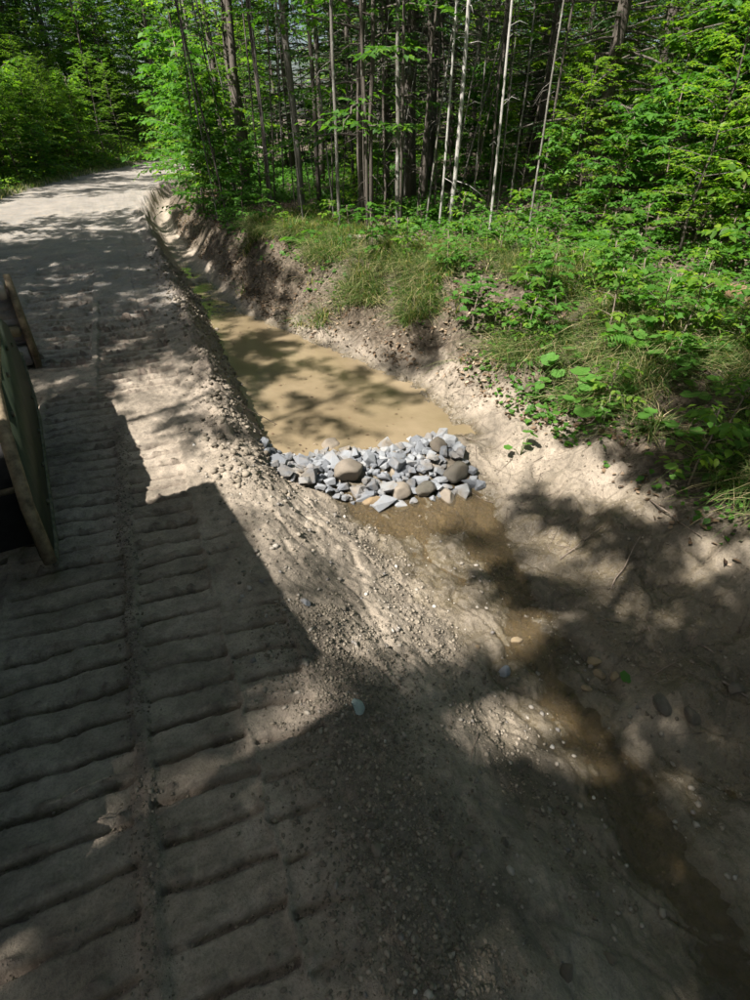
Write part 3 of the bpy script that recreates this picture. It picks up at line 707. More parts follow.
# undergrowth saplings along the bank top
sd = [(420, 232), (405, 262), (432, 250), (462, 238), (478, 252), (515, 236), (540, 238), (556, 250), (350, 238), (330, 232), (375, 262), (285, 235), (620, 300), (655, 280), (600, 270), (575, 292), (640, 262),
      (690, 300), (540, 300), (610, 335), (665, 330), (500, 262), (445, 275), (310, 226), (270, 230), (390, 240), (530, 262), (705, 320), (735, 310), (680, 350), (630, 318), (715, 272)]
sd += [(470 + 270 * rnd.random(), 0) for _ in range(24)]
for i, (px, py) in enumerate(sd):
    if py == 0: py = rnd.uniform(262, 330 + max(0, px - 470) * .75)
    x, y = on_ground(px, py, .3)
    put_tree('seedling', SEED[i % 2], x, y, i * 2.3, rnd.uniform(.4, .85), ('lobed-leaf maple seedling among the undergrowth of the right bank', 'oval-leaved seedling among the undergrowth of the right bank')[i % 2], ('maple seedlings on the bank', 'oval-leaved seedlings on the bank')[i % 2], 'seedling')

# --- ferns
def fern_mesh(seed):
    r = random.Random(seed); P = []; D = []; NN = []; LL = []
    for k in range(8):
        a = k * .785 + r.uniform(-.3, .3); l = r.uniform(.4, .65); hd = Vector((math.cos(a), math.sin(a), 0))
        for j in range(16):
            t = (j + 1) / 16; p = hd * l * t * .85 + Vector((0, 0, l * (.75 * t - .62 * t * t)))
            for s in (-1, 1):
                P.append(p); D.append(Vector((-hd.y, hd.x, 0)) * s + hd * .45 + Vector((0, 0, -.15))); NN.append(Vector((0, 0, 1)) - hd * .2); LL.append(.16 * math.sin(math.pi * min(.97, .15 + t * .83)) * l / .5)
    LL = np.array(LL); V, F = leaves_np(np.array(P), np.array(D), np.array(NN), LL, LL * .26, LEAF4)
    me = mesh_np('fern', V, F); me.materials.append(M['fern']); return me
FERN = [fern_mesh(3), fern_mesh(4)]
for i, (px, py) in enumerate([(355, 240), (325, 236), (470, 230), (500, 240), (400, 215), (585, 240), (440, 215), (530, 222), (610, 255), (350, 220), (660, 300), (300, 240), (570, 262), (640, 345), (30, 178), (70, 172), (10, 185)]):
    x, y = on_ground(px, py, .5)
    tag(obj('fern', FERN[i % 2], None, None, (x, y, h1(x, y)), (0, 0, i), (rnd.uniform(.7, 1.2),) * 3), 'green fern on the shaded forest floor' if px > 100 else 'green fern on the left verge of the road', 'fern', 'ferns on the forest floor' if px > 100 else 'ferns on the verge')

# --- broad-leaved herbs on the bank: every leaf its own part
t_, f_ = [], []
lm = MB()
for k in range(11):
    a = -2.75 + 5.5 * k / 10; rr = 1.0 + .16 * (k % 2)
    t_.append((.5 * rr * math.cos(a) + .30, .52 * rr * math.sin(a), .06 + .05 * (k % 2)))
t_ = [(0.0, 0.0, 0.0)] + t_ + [(.3, 0, .02)]
lv = np.array(t_); lf = np.array([[12, i, i + 1] for i in range(0, 11)] + [[12, 11, 0]])
HERB_LEAF = mesh_np('leaf', lv, lf, True); HERB_LEAF.materials.append(M['herb'])
def herb(px, py, nleaf, size, label):
    x, y = on_ground(px, py, .1); z = h1(x, y)
    e = tag(obj('broadleaf_plant', None, None, None, (x, y, z)), label, 'plant', 'broad-leaved plants on the bank')
    mb = MB()
    for k in range(nleaf):
        a = rnd.uniform(0, 6.28); d = rnd.uniform(.04, .17) * size / .12; hgt = rnd.uniform(.06, .24)
        tip = Vector((math.cos(a) * d - .05, math.sin(a) * d - .03, hgt))
        mb.tube([(0, 0, -.02), tuple(tip * .5 + Vector((0, 0, .03))), tuple(tip)], [.004, .003, .002], 4)
        s = size * rnd.uniform(.7, 1.15)
        obj('leaf', HERB_LEAF, None, e, tip, (rnd.uniform(-.35, .25), rnd.uniform(-.1, .55), a + rnd.uniform(-.4, .4)), (s, s, s))
    mb.build('stem', M['stem'], e)
for a in [(602, 395, 9, .17, 'largest bright broad-leaved plant, midway up the sunlit bank'), (560, 372, 8, .13, 'broad-leaved plant left of the largest one on the bank'), (585, 420, 5, .15, 'broad-leaved plant lowest on the bank, above the bare mud'),
          (535, 400, 5, .11, 'small broad-leaved plant nearest the stone dam'), (668, 360, 6, .15, 'broad-leaved plant at right, near the grass tussocks'), (625, 350, 6, .12, 'broad-leaved plant above the largest one'),
          (545, 345, 6, .11, 'broad-leaved plant in the middle of the grassy bank'), (600, 435, 3, .12, 'broad-leaved plant with three leaves beside the bare mud'), (650, 440, 5, .13, 'broad-leaved plant among the long grass at right'),
          (695, 395, 5, .13, 'broad-leaved plant high in the long grass at right'), (520, 455, 3, .09, 'tiny broad-leaved plant on the sunlit mud by the dam'), (470, 300, 5, .11, 'broad-leaved plant on the bank above the pond end'),
          (715, 440, 4, .13, 'broad-leaved plant in the shaded long grass by the right edge')]:
    herb(a[0], a[1], int(a[2] * 1.6), a[3] * .98, a[4])

# ------------------------------------------------------------------ grass, leaf litter, clods, pebbles (uncountable)
def blades(n, sampler, lmin, lmax, w, seed, name, label, droop=.6, lean=(0, 0)):
    r = np.random.default_rng(seed); XY = sampler(r, n); n = len(XY)
    Z = hgrid(XY[:, 0], XY[:, 1]); L = r.uniform(lmin, lmax, n); a = r.uniform(0, 2 * np.pi, n)
    hd = np.stack([np.cos(a) + lean[0], np.sin(a) + lean[1]], 1); hd /= np.maximum(np.linalg.norm(hd, axis=1, keepdims=True), .1)
    sd = np.stack([-hd[:, 1], hd[:, 0]], 1); sp = r.uniform(.25, 1.0, n) * droop
    V = np.zeros((n, 7, 3)); T = [0, .35, .7, 1.0]
    for i, t in enumerate(T):
        px = hd * (L * sp * (.35 * t + .75 * t * t))[:, None]; pz = L * (t - (.55 * sp) * t * t * 1.2)
        ww = w * (1 - t * .85) * (0.7 + .6 * r.random(n))
        c = np.stack([XY[:, 0] + px[:, 0], XY[:, 1] + px[:, 1], Z + pz - .01], 1)
        if i < 3:
            V[:, i * 2, :] = c; V[:, i * 2 + 1, :] = c
            V[:, i * 2, :2] -= sd * ww[:, None] / 2; V[:, i * 2 + 1, :2] += sd * ww[:, None] / 2
        else: V[:, 6, :] = c
    f = np.array([[0, 1, 3], [0, 3, 2], [2, 3, 5], [2, 5, 4], [4, 5, 6]])
    F = (f[None] + (np.arange(n) * 7)[:, None, None]).reshape(-1, 3)
    return tag(obj(name, mesh_np(name, V.reshape(-1, 3), F), M['grass']), label, 'grass', None, 'stuff')

def bank_sampler(r, n):
    out = []
    while sum(map(len, out)) < n:
        y = r.uniform(1.2, 12, n * 2); u = r.random(n * 2); x = k_xr(y) + .1 + u * (k_xt(y) - k_xr(y) + 1.2)
        d = fbm(x * 1.1, y * 1.1, 3, 301) + .55 * sstep(1.0, 2.2, x - k_xr(y)) * (1 - sstep(3.4, 5.4, y)) + .34 + .15 * sstep(6, 8, y) - .9 * (1 - sstep(.55, 1.05, x - k_xr(y)))
        keep = r.random(n * 2) < np.clip(d * 1.6, 0, 1); out.append(np.stack([x, y], 1)[keep])
    c = np.concatenate(out)[:n]; m = n // 14; c = c[:m]
    return np.repeat(c, 14, 0) + r.normal(0, .028, (m * 14, 2))
blades(56000, bank_sampler, .14, .50, .009, 1, 'bank_grass', 'long green grass growing on the right bank', 1.5, (-.7, -.35))
def verge_sampler(r, n):
    y = r.uniform(8, 40, n); x = -4.3 - np.abs(r.normal(0, .9, n)) + shift(y); return np.stack([x, y], 1)
blades(9000, verge_sampler, .10, .35, .02, 2, 'verge_grass', 'green grass along the left verge of the road', .7)

def ground_cover(n, seed):
    r = np.random.default_rng(seed); y = r.uniform(1.5, 26, n); x = k_xr(y) + .5 + np.abs(r.normal(0, 1, n)) * (2.2 + .16 * y) + shift(y)
    k = (fbm(x * .8, y * .8, 3, 501) + .12 + .5 * sstep(1.5, 3.0, x - k_xr(y) - shift(y))) > r.random(n) * .8; x = x[k]; y = y[k]; n = len(x)
    z = hgrid(x, y) + .02 + .16 * r.random(n) ** 2; a = r.uniform(0, 6.28, n)
    D = np.stack([np.cos(a), np.sin(a), r.normal(-.1, .3, n)], 1); NN = np.stack([r.normal(-.2, .4, n), r.normal(-.2, .4, n), np.ones(n)], 1)
    L = r.uniform(.03, .075, n) * (1 + .05 * y); V, F = leaves_np(np.stack([x, y, z], 1), D, NN, L, L * .7, LEAF4)
    tag(obj('ground_cover', mesh_np('ground_cover', V, F), M['shrub']), 'small green leaves of low ground cover over the bank', 'ground cover', None, 'stuff')
ground_cover(60000, 8)
def hill_cover(n, seed):
    r = np.random.default_rng(seed); y = r.uniform(14, 62, n); x = -4.7 + shift(y) - np.abs(r.normal(0, 5, n)); k = np.abs(x) < .25 * y; x = x[k]; y = y[k]; n = len(x)
    z = hgrid(x, y) + .05 + .35 * r.random(n) ** 2; a = r.uniform(0, 6.28, n)
    D = np.stack([np.cos(a), np.sin(a), r.normal(-.1, .3, n)], 1); NN = np.stack([r.normal(0, .4, n), r.normal(-.2, .4, n), np.ones(n)], 1)
    L = r.uniform(.08, .2, n); V, F = leaves_np(np.stack([x, y, z], 1), D, NN, L, L * .7, LEAF4)
    tag(obj('hillside_undergrowth', mesh_np('hillside_undergrowth', V, F), M['beech']), 'low green undergrowth covering the hillside left of the road', 'undergrowth', None, 'stuff')
hill_cover(36000, 9)
def scatter_leaves(n, seed):
    r = np.random.default_rng(seed); y = r.uniform(0.6, 18, n); x = k_xr(y) + .45 * sstep(0, 4, 8 - y) + np.abs(r.normal(0, 1.7, n)) * .95 + shift(y)
    k = (fbm(x * 1.3, y * 1.3, 2, 401) + .5) > r.random(n) * .9; x = x[k]; y = y[k]; n = len(x)
    z = hgrid(x, y) + .008 + .02 * r.random(n); a = r.uniform(0, 6.28, n)
    D = np.stack([np.cos(a), np.sin(a), r.normal(0, .3, n)], 1); NN = np.stack([r.normal(0, .5, n), r.normal(0, .5, n), np.ones(n)], 1)
    L = r.uniform(.025, .075, n); V, F = leaves_np(np.stack([x, y, z], 1), D, NN, L, L * .6, LEAF8)
    tag(obj('leaf_litter', mesh_np('leaf_litter', V, F), M['litter']), 'brown dead leaves scattered over the right bank', 'leaf litter', None, 'stuff')
scatter_leaves(20000, 5)
def pond_debris(n, seed):
    r = np.random.default_rng(seed); y = 4.2 + 5.5 * r.random(n) ** 1.6; x = k_xl(y) + (k_xf(y) - k_xl(y)) * r.random(n); z = water_level(y) + .006; a = r.uniform(0, 6.28, n)
    D = np.stack([np.cos(a), np.sin(a), np.zeros(n)], 1); NN = np.stack([r.normal(0, .08, n), r.normal(0, .08, n), np.ones(n)], 1); L = r.uniform(.012, .045, n)
    V, F = leaves_np(np.stack([x, y, z], 1), D, NN, L, L * .55, LEAF8)
    tag(obj('pond_debris', mesh_np('pond_debris', V, F), M['litter']), 'small leaf bits floating on the muddy pond', 'debris', None, 'stuff')
pond_debris(160, 6)

def ico_template(seed):
    bm = bmesh.new(); bmesh.ops.create_icosphere(bm, subdivisions=1, radius=1.0); r = random.Random(seed)
    for v in bm.verts: v.co *= r.uniform(.55, 1.2)
    bm.verts.index_update(); V = np.array([v.co[:] for v in bm.verts]); F = np.array([[v.index for v in f.verts] for f in bm.faces]); bm.free(); return V, F
ICO = [ico_template(s) for s in range(4)]
OCT = []
for s_ in range(4):
    q_ = random.Random(s_ + 90); OCT.append((np.array([(q_.uniform(.7, 1.2) * a, q_.uniform(.7, 1.2) * b, q_.uniform(.7, 1.2) * c) for a, b, c in ((1, .2, 0), (-1, 0, .2), (0, 1, -.2), (.2, -1, 0), (0, .1, 1), (0, 0, -1))]), np.array([[0, 2, 4], [2, 1, 4], [1, 3, 4], [3, 0, 4], [2, 0, 5], [1, 2, 5], [3, 1, 5], [0, 3, 5]])))
def lumps(name, XY, S, seed, mat, label, cat, sink=.3):
    r = np.random.default_rng(seed); n = len(XY); Z = hgrid(XY[:, 0], XY[:, 1])
    VV = []; FF = []; o = 0
    big = S > .0065
    for q in range(8):
        sel = np.nonzero(big if q < 4 else ~big)[0]; idx = sel[q % 4::4]; tv, tf = (ICO + OCT)[q]; m = len(idx)
        if m == 0: continue
        a = r.uniform(0, 6.28, m); sc = S[idx][:, None] * r.uniform(.65, 1.25, (m, 3)); sc[:, 2] *= .8
        v = tv[None] * sc[:, None, :]; c, s = np.cos(a)[:, None], np.sin(a)[:, None]
        vx = v[..., 0] * c - v[..., 1] * s; vy = v[..., 0] * s + v[..., 1] * c
        V = np.stack([vx + XY[idx, 0][:, None], vy + XY[idx, 1][:, None], v[..., 2] + (Z[idx] + S[idx] * (1 - 2 * sink) * .5)[:, None]], -1)
        VV.append(V.reshape(-1, 3)); FF.append((tf[None] + (np.arange(m) * len(tv))[:, None, None]).reshape(-1, 3) + o); o += m * len(tv)
    return tag(obj(name, mesh_np(name, np.concatenate(VV), np.concatenate(FF)), mat), label, cat, None, 'stuff')

def clod_points():
    r = np.random.default_rng(9); P = []; S = []
    def add(x, y, s): P.append(np.stack([x, y], 1)); S.append(s)
    n = 16000; y = r.uniform(.3, 2.2, n); x = .45 + .10 * (y - 1) + r.normal(0, .2, n); add(x, y, .003 + .010 * r.random(n) ** 6)          # loose fan by the prints
    n = 2600; y = r.uniform(.4, 4.8, n); x = -.44 + r.normal(0, .035, n) + .03 * noise2(y * 2, y * 0, 8); add(x, y, .003 + .008 * r.random(n) ** 3)   # ridge between prints
    n = 5000; y = r.uniform(3.4, 13, n); x = k_xb(y) + .08 + r.normal(0, .18, n); add(x, y, .006 + .030 * r.random(n) ** 4)            # berm
    n = 6000; y = r.uniform(1.2, 4.6, n); x = k_xb(y) + r.uniform(-.25, .95, n); add(x, y, .002 + .012 * r.random(n) ** 7)              # dry slope
    n = 60000; y = r.uniform(.2, 4.7, n); x = r.uniform(-1.1, .36, n); k = (prints(x, y)[1] > .45 + .5 * r.random(n)); x = x[k][:9000]; y = y[k][:9000]; n = len(x); add(x, y, .002 + .006 * r.random(n) ** 2)
    n = 2500; y = r.uniform(.4, 3.4, n); x = 1.1 + r.uniform(0, .4, n); add(x, y, .004 + .012 * r.random(n) ** 4)
    n = 3500; y = r.uniform(4.5, 10, n); x = k_xr(y) + r.uniform(-.05, 1.0, n); add(x, y, .005 + .02 * r.random(n) ** 4)               # bank foot
    n = 6000; y = r.uniform(.5, 3.9, n); x = 2.1 + r.uniform(0, 1.3, n); add(x, y, .002 + .012 * r.random(n) ** 5)
    return np.concatenate(P), np.concatenate(S)
cp, cs = clod_points()
lumps('soil_clods', cp, cs, 1, M['clod'], 'crumbled brown soil clods along the tracks and berm', 'soil')
rp = np.random.default_rng(21); n = 900
py_ = rp.uniform(.3, 4.5, n); px_ = rp.uniform(.1, 2.2, n)
lumps('pebbles', np.stack([px_, py_], 1), .006 + .016 * rp.random(n) ** 3, 2, M['pebble'], 'small pebbles strewn on the muddy slope', 'pebbles')

# ------------------------------------------------------------------ stones
def hull_stone(seed, n=16, flat=.65):
    r = random.Random(seed); bm = bmesh.new()
    for _ in range(n):
        v = Vector((r.uniform(-1, 1), r.uniform(-1, 1), r.uniform(-1, 1))); m_ = max(abs(v.x), abs(v.y), abs(v.z)); v = v / m_ * r.uniform(.78, .95)
        bm.verts.new((v.x * 1.08, v.y * .8, v.z * flat))
    bmesh.ops.convex_hull(bm, input=bm.verts)
    bmesh.ops.delete(bm, geom=[v for v in bm.verts if not v.link_faces], context='VERTS')
    me = bpy.data.meshes.new('stone'); bm.to_mesh(me); bm.free()
    return me
def cobble(seed):
    """a worn stone: a sphere clipped by random planes, then softened."""
    r = random.Random(seed); bm = bmesh.new(); bmesh.ops.create_icosphere(bm, subdivisions=3, radius=1.0)
    pl = [(Vector((r.gauss(0, 1), r.gauss(0, 1), r.gauss(0, 1))).normalized(), r.uniform(.5, .85)) for _ in range(13)]
    for v in bm.verts:
        for nn, d in pl:
            k = v.co.dot(nn) - d
            if k > 0: v.co -= nn * k * .95
        v.co *= 1 + .07 * float(fbm(np.array([v.co.x * 1.6 + seed]), np.array([v.co.y * 1.6 + v.co.z * 2.1]), 3, seed)[0])
        v.co.y *= .85; v.co.z *= .72
    me = bpy.data.meshes.new('stone'); bm.to_mesh(me); bm.free()
    me.polygons.foreach_set('use_smooth', np.ones(len(me.polygons), bool))
    return me
ANG = [hull_stone(s, 17, rnd.uniform(.5, .8)) for s in range(12)]
for me in ANG: me.materials.append(M['stone'])
RND = [cobble(50 + s) for s in range(5)]
def round_stone(mat, k):
    me = RND[k % 5].copy(); me.materials.clear(); me.materials.append(M[mat]); return me

rs = random.Random(5); placed = []
def dam_z(x, y): return h1(x, y)
cand = []; BP = [(on_ground(px, py + 4, -.4), s_) for px, py, s_ in ((350, 474, .17), (437, 446, .12), (455, 476, .16), (402, 492, .14), (328, 448, .15), (425, 490, .11))]
for _ in range(6000):
    x = rs.uniform(.72, 2.5); yc = 4.02 - .10 * (x - 1.7)
    y = rs.uniform(yc - .52, yc + .40)
    lo = yc - (.20 + .34 * min(1, max(0, (x - .75) / .9)))
    if y < lo: continue
    s = rs.choice((.03, .04, .045, .05, .06, .07, .08, .10)) * rs.uniform(.8, 1.1)
    if any((x - p[0]) ** 2 + (y - p[1]) ** 2 < (r_ * .8) ** 2 for p, r_ in BP): continue
    if all((x - a) ** 2 + (y - b) ** 2 > ((s + c) * .50) ** 2 for a, b, c in cand): cand.append((x, y, s))
    if len(cand) >= 298: break
bz = [(2.52, 4.18), (1.42, 3.72), (2.08, 3.46), (2.35, 3.3), (1.30, 4.12), (1.80, 3.42)]
for k, (x, y, s) in enumerate(cand):
    if y > 4.20 - .10 * (x - 1.7): lb, g = 'grey angular crushed stone along the pond side of the dam', 'crushed stones on the pond side of the dam'
    elif y < 3.74 - .10 * (x - 1.7): lb, g = 'grey angular crushed stone at the downstream foot of the dam', 'crushed stones at the foot of the dam'
    else: lb, g = 'grey angular crushed stone on the crest of the dam', 'crushed stones on the crest of the dam'
    o = obj('crushed_stone', ANG[k % 12], None, None, (x, y, dam_z(x, y) + s * .24 + rs.uniform(0, .05)), (rs.uniform(-.6, .6), rs.uniform(-.6, .6), rs.uniform(0, 6.28)), (s * rs.uniform(.9, 1.25), s, s))
    tag(o, lb, 'stone', g)
bould = [(350, 474, .17, 'boulder', 'large round tan boulder at the front of the dam'), (437, 446, .12, 'boulder', 'rounded boulder at the right end of the dam crest'), (455, 476, .16, 'wet_stone', 'dark wet boulder at the right end of the dam'),
         (402, 492, .14, 'boulder', 'brown boulder at the downstream foot of the dam'), (328, 448, .15, 'boulder', 'muddy brown boulder in the middle of the grey stones'), (425, 490, .11, 'wet_stone', 'dark boulder between the two foot boulders of the dam'),
         (372, 500, .10, 'tan_stone', 'flat yellowish stone under the front of the dam'), (447, 497, .10, 'boulder', 'small brown boulder where water leaves the dam'), (395, 458, .09, 'boulder', 'small brown cobble among grey stones of the dam')]
for k, (px, py, s, mt, lb) in enumerate(bould):
    x, y = on_ground(px, py + 4, -.4); o = obj('boulder', round_stone(mt, k), None, None, (x, y, h1(x, y) + s * .5), (rs.uniform(-.2, .2), rs.uniform(-.2, .2), rs.uniform(0, 6)), (s, s, s)); tag(o, lb, 'boulder')
single = [(358, 708, .042, 'green_stone', 'pale green stone lying alone on the loose soil'), (505, 671, .055, 'blue_stone', 'blue-grey stone beside the sunlit stream edge'), (594, 661, .05, 'tan_stone', 'tan stone highest of the group by the stream'),
          (600, 675, .04, 'tan_stone', 'flat tan stone in the middle of the group by the stream'), (614, 677, .04, 'tan_stone', 'tan stone rightmost of the group, beside the green leaf'), (587, 688, .032, 'tan_stone', 'reddish stone lowest of the group by the stream'),
          (306, 605, .035, 'blue_stone', 'pale grey stone on the sunlit slope near the shadow corner'), (343, 608, .028, 'wet_stone', 'dark stone on the sunlit slope right of the pale one'), (305, 655, .025, 'boulder', 'small round stone just inside the shadow edge'),
          (517, 640, .045, 'tan_stone', 'submerged tan stone in the sunlit stream'), (470, 828, .026, 'boulder', 'upper pebble of the cluster in the loose soil'), (455, 853, .03, 'boulder', 'left pebble of the cluster in the loose soil'),
          (464, 855, .026, 'boulder', 'middle pebble of the cluster in the loose soil'), (474, 850, .034, 'boulder', 'largest pebble of the cluster in the loose soil'), (376, 852, .03, 'boulder', 'lone brown pebble left of the pebble cluster'),
          (374, 826, .028, 'wet_stone', 'dark pebble left of the cluster in the loose soil'), (505, 842, .026, 'wet_stone', 'long dark pebble right of the cluster'), (566, 972, .035, 'boulder', 'grey pebble near the bottom edge'),
          (610, 955, .03, 'wet_stone', 'dark pebble by the bottom edge below the stream'), (735, 690, .06, 'boulder', 'pale stone at the right edge among dead twigs'), (662, 706, .07, 'wet_stone', 'wet rock breaking the stream shelf at right'),
          (690, 716, .06, 'wet_stone', 'dark rock low beside the side pool'), (478, 645, .02, 'tan_stone', 'small yellow pebble at the edge of the stream')]
for k, (px, py, s, mt, lb) in enumerate(single):
    x, y = on_ground(px, py, -.3); o = obj('stone', round_stone(mt, k + 1), None, None, (x, y, h1(x, y) + s * .25), (rs.uniform(-.2, .2), rs.uniform(-.2, .2), rs.uniform(0, 6)), (s * 1.15, s, s)); tag(o, lb, 'stone')
x, y = on_ground(625, 683, -.6); tag(obj('fallen_leaf', HERB_LEAF.copy(), None, None, (x, y, max(h1(x, y), float(water_level(y))) + .02), (.15, -.1, 1.0), (.085, .06, .06)), 'bright green fallen leaf beside the tan stones', 'leaf')

# ------------------------------------------------------------------ logs, sticks
def log(name, p0, p1, r0, r1, mat, label, cat='log', seg=6, wob=.02, stubs=0, sides=9):
    r = random.Random(len(label)); mb = MB(); pts = []; rad = []
    for i in range(seg + 1):
        t = i / seg; x = p0[0] + (p1[0] - p0[0]) * t; y = p0[1] + (p1[1] - p0[1]) * t
        z = p0[2] + (p1[2] - p0[2]) * t
        pts.append((x + r.uniform(-wob, wob), y + r.uniform(-wob, wob), z + r.uniform(-wob, wob))); rad.append(r0 + (r1 - r0) * t)
    mb.tube(pts, rad, sides)
    return tag(mb.build(name, M[mat], None, True), label, cat)
def g3(px, py, z=.4, up=.0):
    x, y = on_ground(px, py, z); return (x, y, h1(x, y) + up)
log('fallen_log', g3(350, 243, .5, .09), g3(432, 249, .5, .11), .06, .045, 'pale_wood', 'pale barkless log lying along the top of the bank')
log('broken_log', g3(685, 296, .3, .10), g3(790, 318, .3, .14), .05, .15, 'brown_wood', 'broken reddish-brown log at the right edge of the slope', wob=.03)
sticks = [((600, 330), (672, 300), .012, 'long thin stick on the slope below the broken log'), ((648, 500), (700, 540), .007, 'stick in the long grass above the dark mud'), ((610, 590), (640, 540), .006, 'stick standing from the dark mud slope'),
          ((690, 660), (745, 700), .012, 'dead branch by the pale stone at the right edge'), ((700, 645), (740, 672), .008, 'thin dead branch above the pale stone'), ((560, 560), (600, 530), .005, 'fine twig lying on the shaded mud below the dam'),
          ((300, 290), (335, 250), .012, 'root hanging down the cut bank above the pond'), ((320, 300), (345, 268), .010, 'second root right of the hanging root'), ((255, 290), (285, 245), .010, 'root leaning on the steep part of the cut bank'),
          ((480, 730), (470, 760), .004, 'short twig on the loose soil left of the stream'), ((100, 822), (125, 812), .003, 'short pale straw on the track print'), ((222, 395), (285, 430), .006, 'thin pale stick lying along the berm'), ((640, 335), (690, 352), .008, 'stick under the broad-leaved plants')]
for (a, b, r0, lb) in sticks:
    log('stick', g3(*a, .0, .012), g3(*b, .0, .03), r0, r0 * .5, 'twig', lb, 'stick', 5, .01, 0, 5)

def twig_litter(n, seed):
    r = random.Random(seed); mb = MB()
    for _ in range(n):
        y = r.uniform(.6, 9); x = float(k_xr(np.array(y))) + r.uniform(-.35, 2.0); a = r.uniform(0, 6.28); l = r.uniform(.04, .28)
        q = [(x + math.cos(a) * l * t + r.uniform(-.012, .012), y + math.sin(a) * l * t + r.uniform(-.012, .012)) for t in (0, .5, 1)]
        zz = hgrid(np.array([p[0] for p in q]), np.array([p[1] for p in q])); w = r.uniform(.0012, .004)
        mb.tube([(p[0], p[1], float(z) + .004 + r.uniform(0, .025) * (k == 2)) for k, (p, z) in enumerate(zip(q, zz))], [w, w * .8, w * .4], 3)
    tag(mb.build('twig_litter', M['twig']), 'fine dead twigs scattered over the bank and mud', 'twigs', None, 'stuff')
twig_litter(1000, 3)

# ------------------------------------------------------------------ bulldozer, its blade end and side frame in view at the left
MH = math.atan2(-(-1.12 + .85), 2.2)                       # heading, a little left of the road
dz_root = tag(obj('bulldozer', None, None, None, (-.85, 3.2, 0), (0, 0, MH)), 'dark green bulldozer parked at the left, blade end and side frame showing', 'bulldozer')
def dpart(name, mb, mat, bevel=0): return mb.build(name, M[mat], dz_root, False, bevel)
# local axes: y forward along the machine, x to its right, origin at the rear foot of the side frame
mb = MB(); side = [(0, -.30, .14), (0, .02, .0), (0, 1.9, .0), (0, 2.3, .10), (0, 2.62, .42), (0, 2.45, .74), (0, 2.1, .88), (0, 1.62, .92), (0, .42, .90), (0, .08, .74), (0, -.22, .45)]
mb.prism(side, (-.06, 0, 0)); dpart('side_plate', mb, 'paint', .006)
mb = MB()
rim = [(-.02, -.30, .10), (-.02, -.24, .45), (-.02, .06, .76), (-.02, .42, .925), (-.02, 1.62, .945)]
mb.tube(rim, [.036] * 5, 8); dpart('worn_rim', mb, 'worn')
mb = MB(); mb.tube([(.0, -.3, .08), (.0, .02, .025), (.0, 1.9, .025), (.0, 2.32, .11), (.0, 2.64, .42)], [.018] * 5, 6); dpart('skid_rim', mb, 'rim')
mb = MB(); mb.box((-.55, .10, .36), (1.0, .05, .62), Matrix.Rotation(-.35, 3, 'X')); dpart('dark_void_plate', mb, 'black', .006)  # black sheet put in to stand for the dark void behind the rim
mb = MB(); mb.box((-.55, .02, .44), (1.0, .03, .03)); dpart('seam_bar', mb, 'worn', .004)
mb = MB(); mb.box((-.22, 1.15, .98), (.035, .55, .16), Matrix.Rotation(.35, 3, 'Y')); dpart('bracket', mb, 'worn', .006)
mb = MB(); mb.box((-.16, .75, .80), (.22, .9, .06), Matrix.Rotation(.2, 3, 'Y')); dpart('muddy_ledge', mb, 'worn', .01)
for by, bz in ((.35, .12), (.9, .12), (1.5, .12), (2.05, .2), (.45, .72), (1.0, .78), (1.6, .78), (2.1, .66)):
    mb = MB(); mb.tube([(.0, by, bz), (.016, by, bz)], [.02, .018], 6); dpart('bolt', mb, 'rim')
# blade
mb = MB(); nseg = 10; prof_ = []
for k in range(nseg + 1):
    t = k / nseg; prof_.append((3.62 + .22 * (1 - math.sin(math.pi * t)) * 1.0 - .10 + (.10 if t > .85 else 0), .02 + .82 * t))
for k in range(nseg):
    (y0, z0), (y1, z1) = prof_[k], prof_[k + 1]
    mb.prism([(-3.1, y0, z0), (.05, y0, z0), (.05, y1, z1), (-3.1, y1, z1)], (0, -.03, 0))
dpart('moldboard', mb, 'steel')
mb = MB(); mb.prism([(.03, 3.42, .0), (.03, 3.78, .0), (.03, 3.74, .9), (.03, 3.60, .92), (.03, 3.44, .55)], (.06, 0, 0)); dpart('end_plate', mb, 'worn', .005)
mb = MB(); mb.box((-1.5, 3.49, .80), (3.02, .22, .13)); dpart('top_rail', mb, 'steel', .01)
mb = MB(); mb.box((-1.5, 3.46, .40), (3.02, .10, .10)); dpart('middle_rib', mb, 'worn', .01)
mb = MB(); mb.box((-1.5, 3.50, .13), (3.04, .12, .20)); dpart('cutting_edge', mb, 'steel', .01)
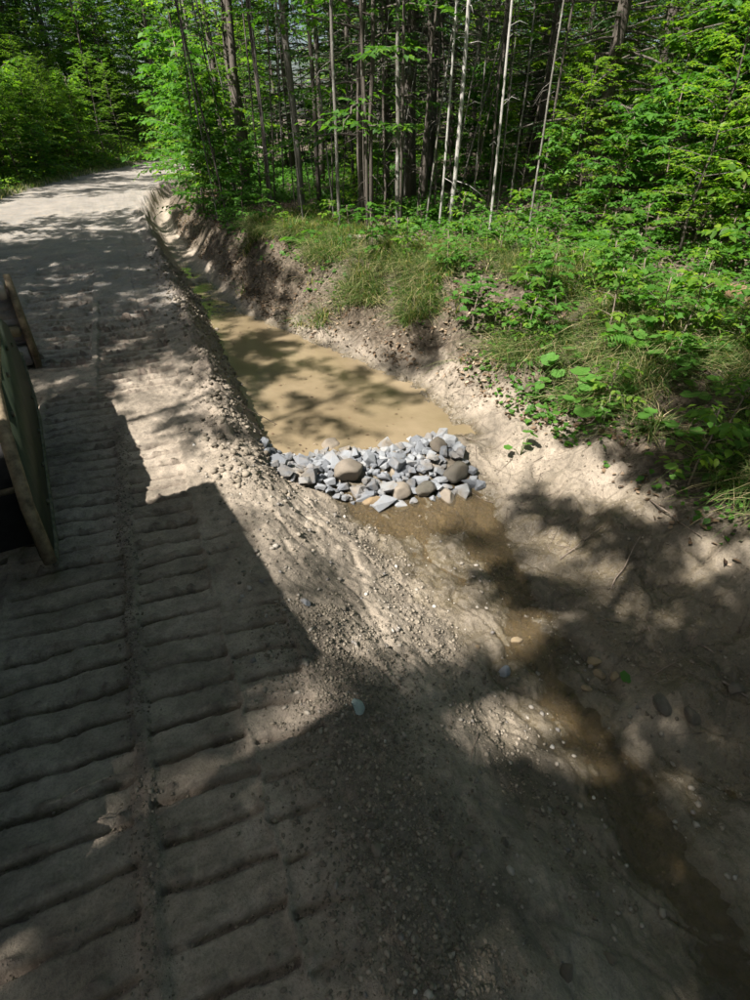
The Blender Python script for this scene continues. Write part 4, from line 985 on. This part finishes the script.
# machine behind the frame: tracks, hood, cab
def crawler(xc):
    n = 32; L, r = 1.4, .36; per = 2 * L + 2 * math.pi * r
    t = obj('track', None, None, dz_root)
    shoe = MB(); shoe.box((0, 0, 0), (.5, .15, .03)); shoe.box((0, .05, .03), (.5, .025, .05)); me = mesh_np('track_shoe', shoe.v, shoe.f); me.materials.append(M['black'])
    for k in range(n):
        s = per * k / n
        if s < L: p = (s - L / 2, r, 0)
        elif s < L + math.pi * r: a = (s - L) / r; p = (L / 2 + r * math.sin(a), r * math.cos(a), -a)
        elif s < 2 * L + math.pi * r: p = (L / 2 - (s - L - math.pi * r), -r, math.pi)
        else: a = (s - 2 * L - math.pi * r) / r; p = (-L / 2 - r * math.sin(a), -r * math.cos(a), math.pi - a)
        obj('track_shoe', me, None, t, (xc, -1.05 + p[0], .42 + p[1]), (p[2], 0, 0))
    fr = MB(); fr.box((xc, -1.05, .42), (.28, 1.5, .34)); fr.build('track_frame', M['paint'], t, False, .02)
crawler(-.72); crawler(-2.45)
mb = MB(); mb.box((-1.45, -.85, .75), (1.2, 2.1, .6)); dpart('chassis', mb, 'paint', .03)
mb = MB(); mb.box((-1.45, -.5, 1.3), (.9, 1.6, .6)); dpart('hood', mb, 'yellow', .05)
mb = MB(); mb.box((-1.45, -1.4, 1.45), (1.2, .9, .9)); dpart('cab_body', mb, 'yellow', .04)
for sx in (-.62, .62):
    for sy in (-1.8, -.3):
        mb = MB(); mb.box((-1.45 + sx, sy, 2.12), (.09, .09, .75)); dpart('canopy_post', mb, 'black', .01)
mb = MB(); mb.box((-1.45, -1.02, 2.54), (1.55, 1.84, .09)); dpart('canopy_roof', mb, 'yellow', .03)

# ------------------------------------------------------------------ labels that single out look-alikes in view
ORD = 'first second third fourth fifth sixth seventh eighth ninth tenth eleventh twelfth thirteenth fourteenth fifteenth sixteenth seventeenth eighteenth nineteenth twentieth'.split()
ORD += ['twenty-' + w for w in ORD[:9]] + ['thirtieth'] + ['thirty-' + w for w in ORD[:9]] + ['fortieth'] + ['forty-' + w for w in ORD[:9]]
def order_labels(group, fmt):
    rt = Vector((math.cos(CAM_YAW), -math.sin(CAM_YAW), 0)); fh = Vector((math.sin(CAM_YAW), math.cos(CAM_YAW), 0))
    ms = [o for o in COL.objects if o.get('group') == group and o.parent is None]
    ms.sort(key=lambda o: o.location.dot(rt) / max(.1, o.location.dot(fh)))
    for k, o in enumerate(ms): o['label'] = fmt % ORD[k]
order_labels('bushes over the ditch', '%s from the left of the leafy bushes overhanging the ditch near the bend')
order_labels('maple seedlings on the bank', '%s lobed-leaf maple seedling from the left on the right bank')
order_labels('oval-leaved seedlings on the bank', '%s oval-leaved seedling from the left on the right bank')
order_labels('thin saplings among the bank trees', '%s thin dead-twigged sapling from the left on the bank top')
order_labels('ferns on the forest floor', '%s fern from the left on the shaded forest floor')
order_labels('ferns on the verge', '%s fern from the left on the left verge of the road')
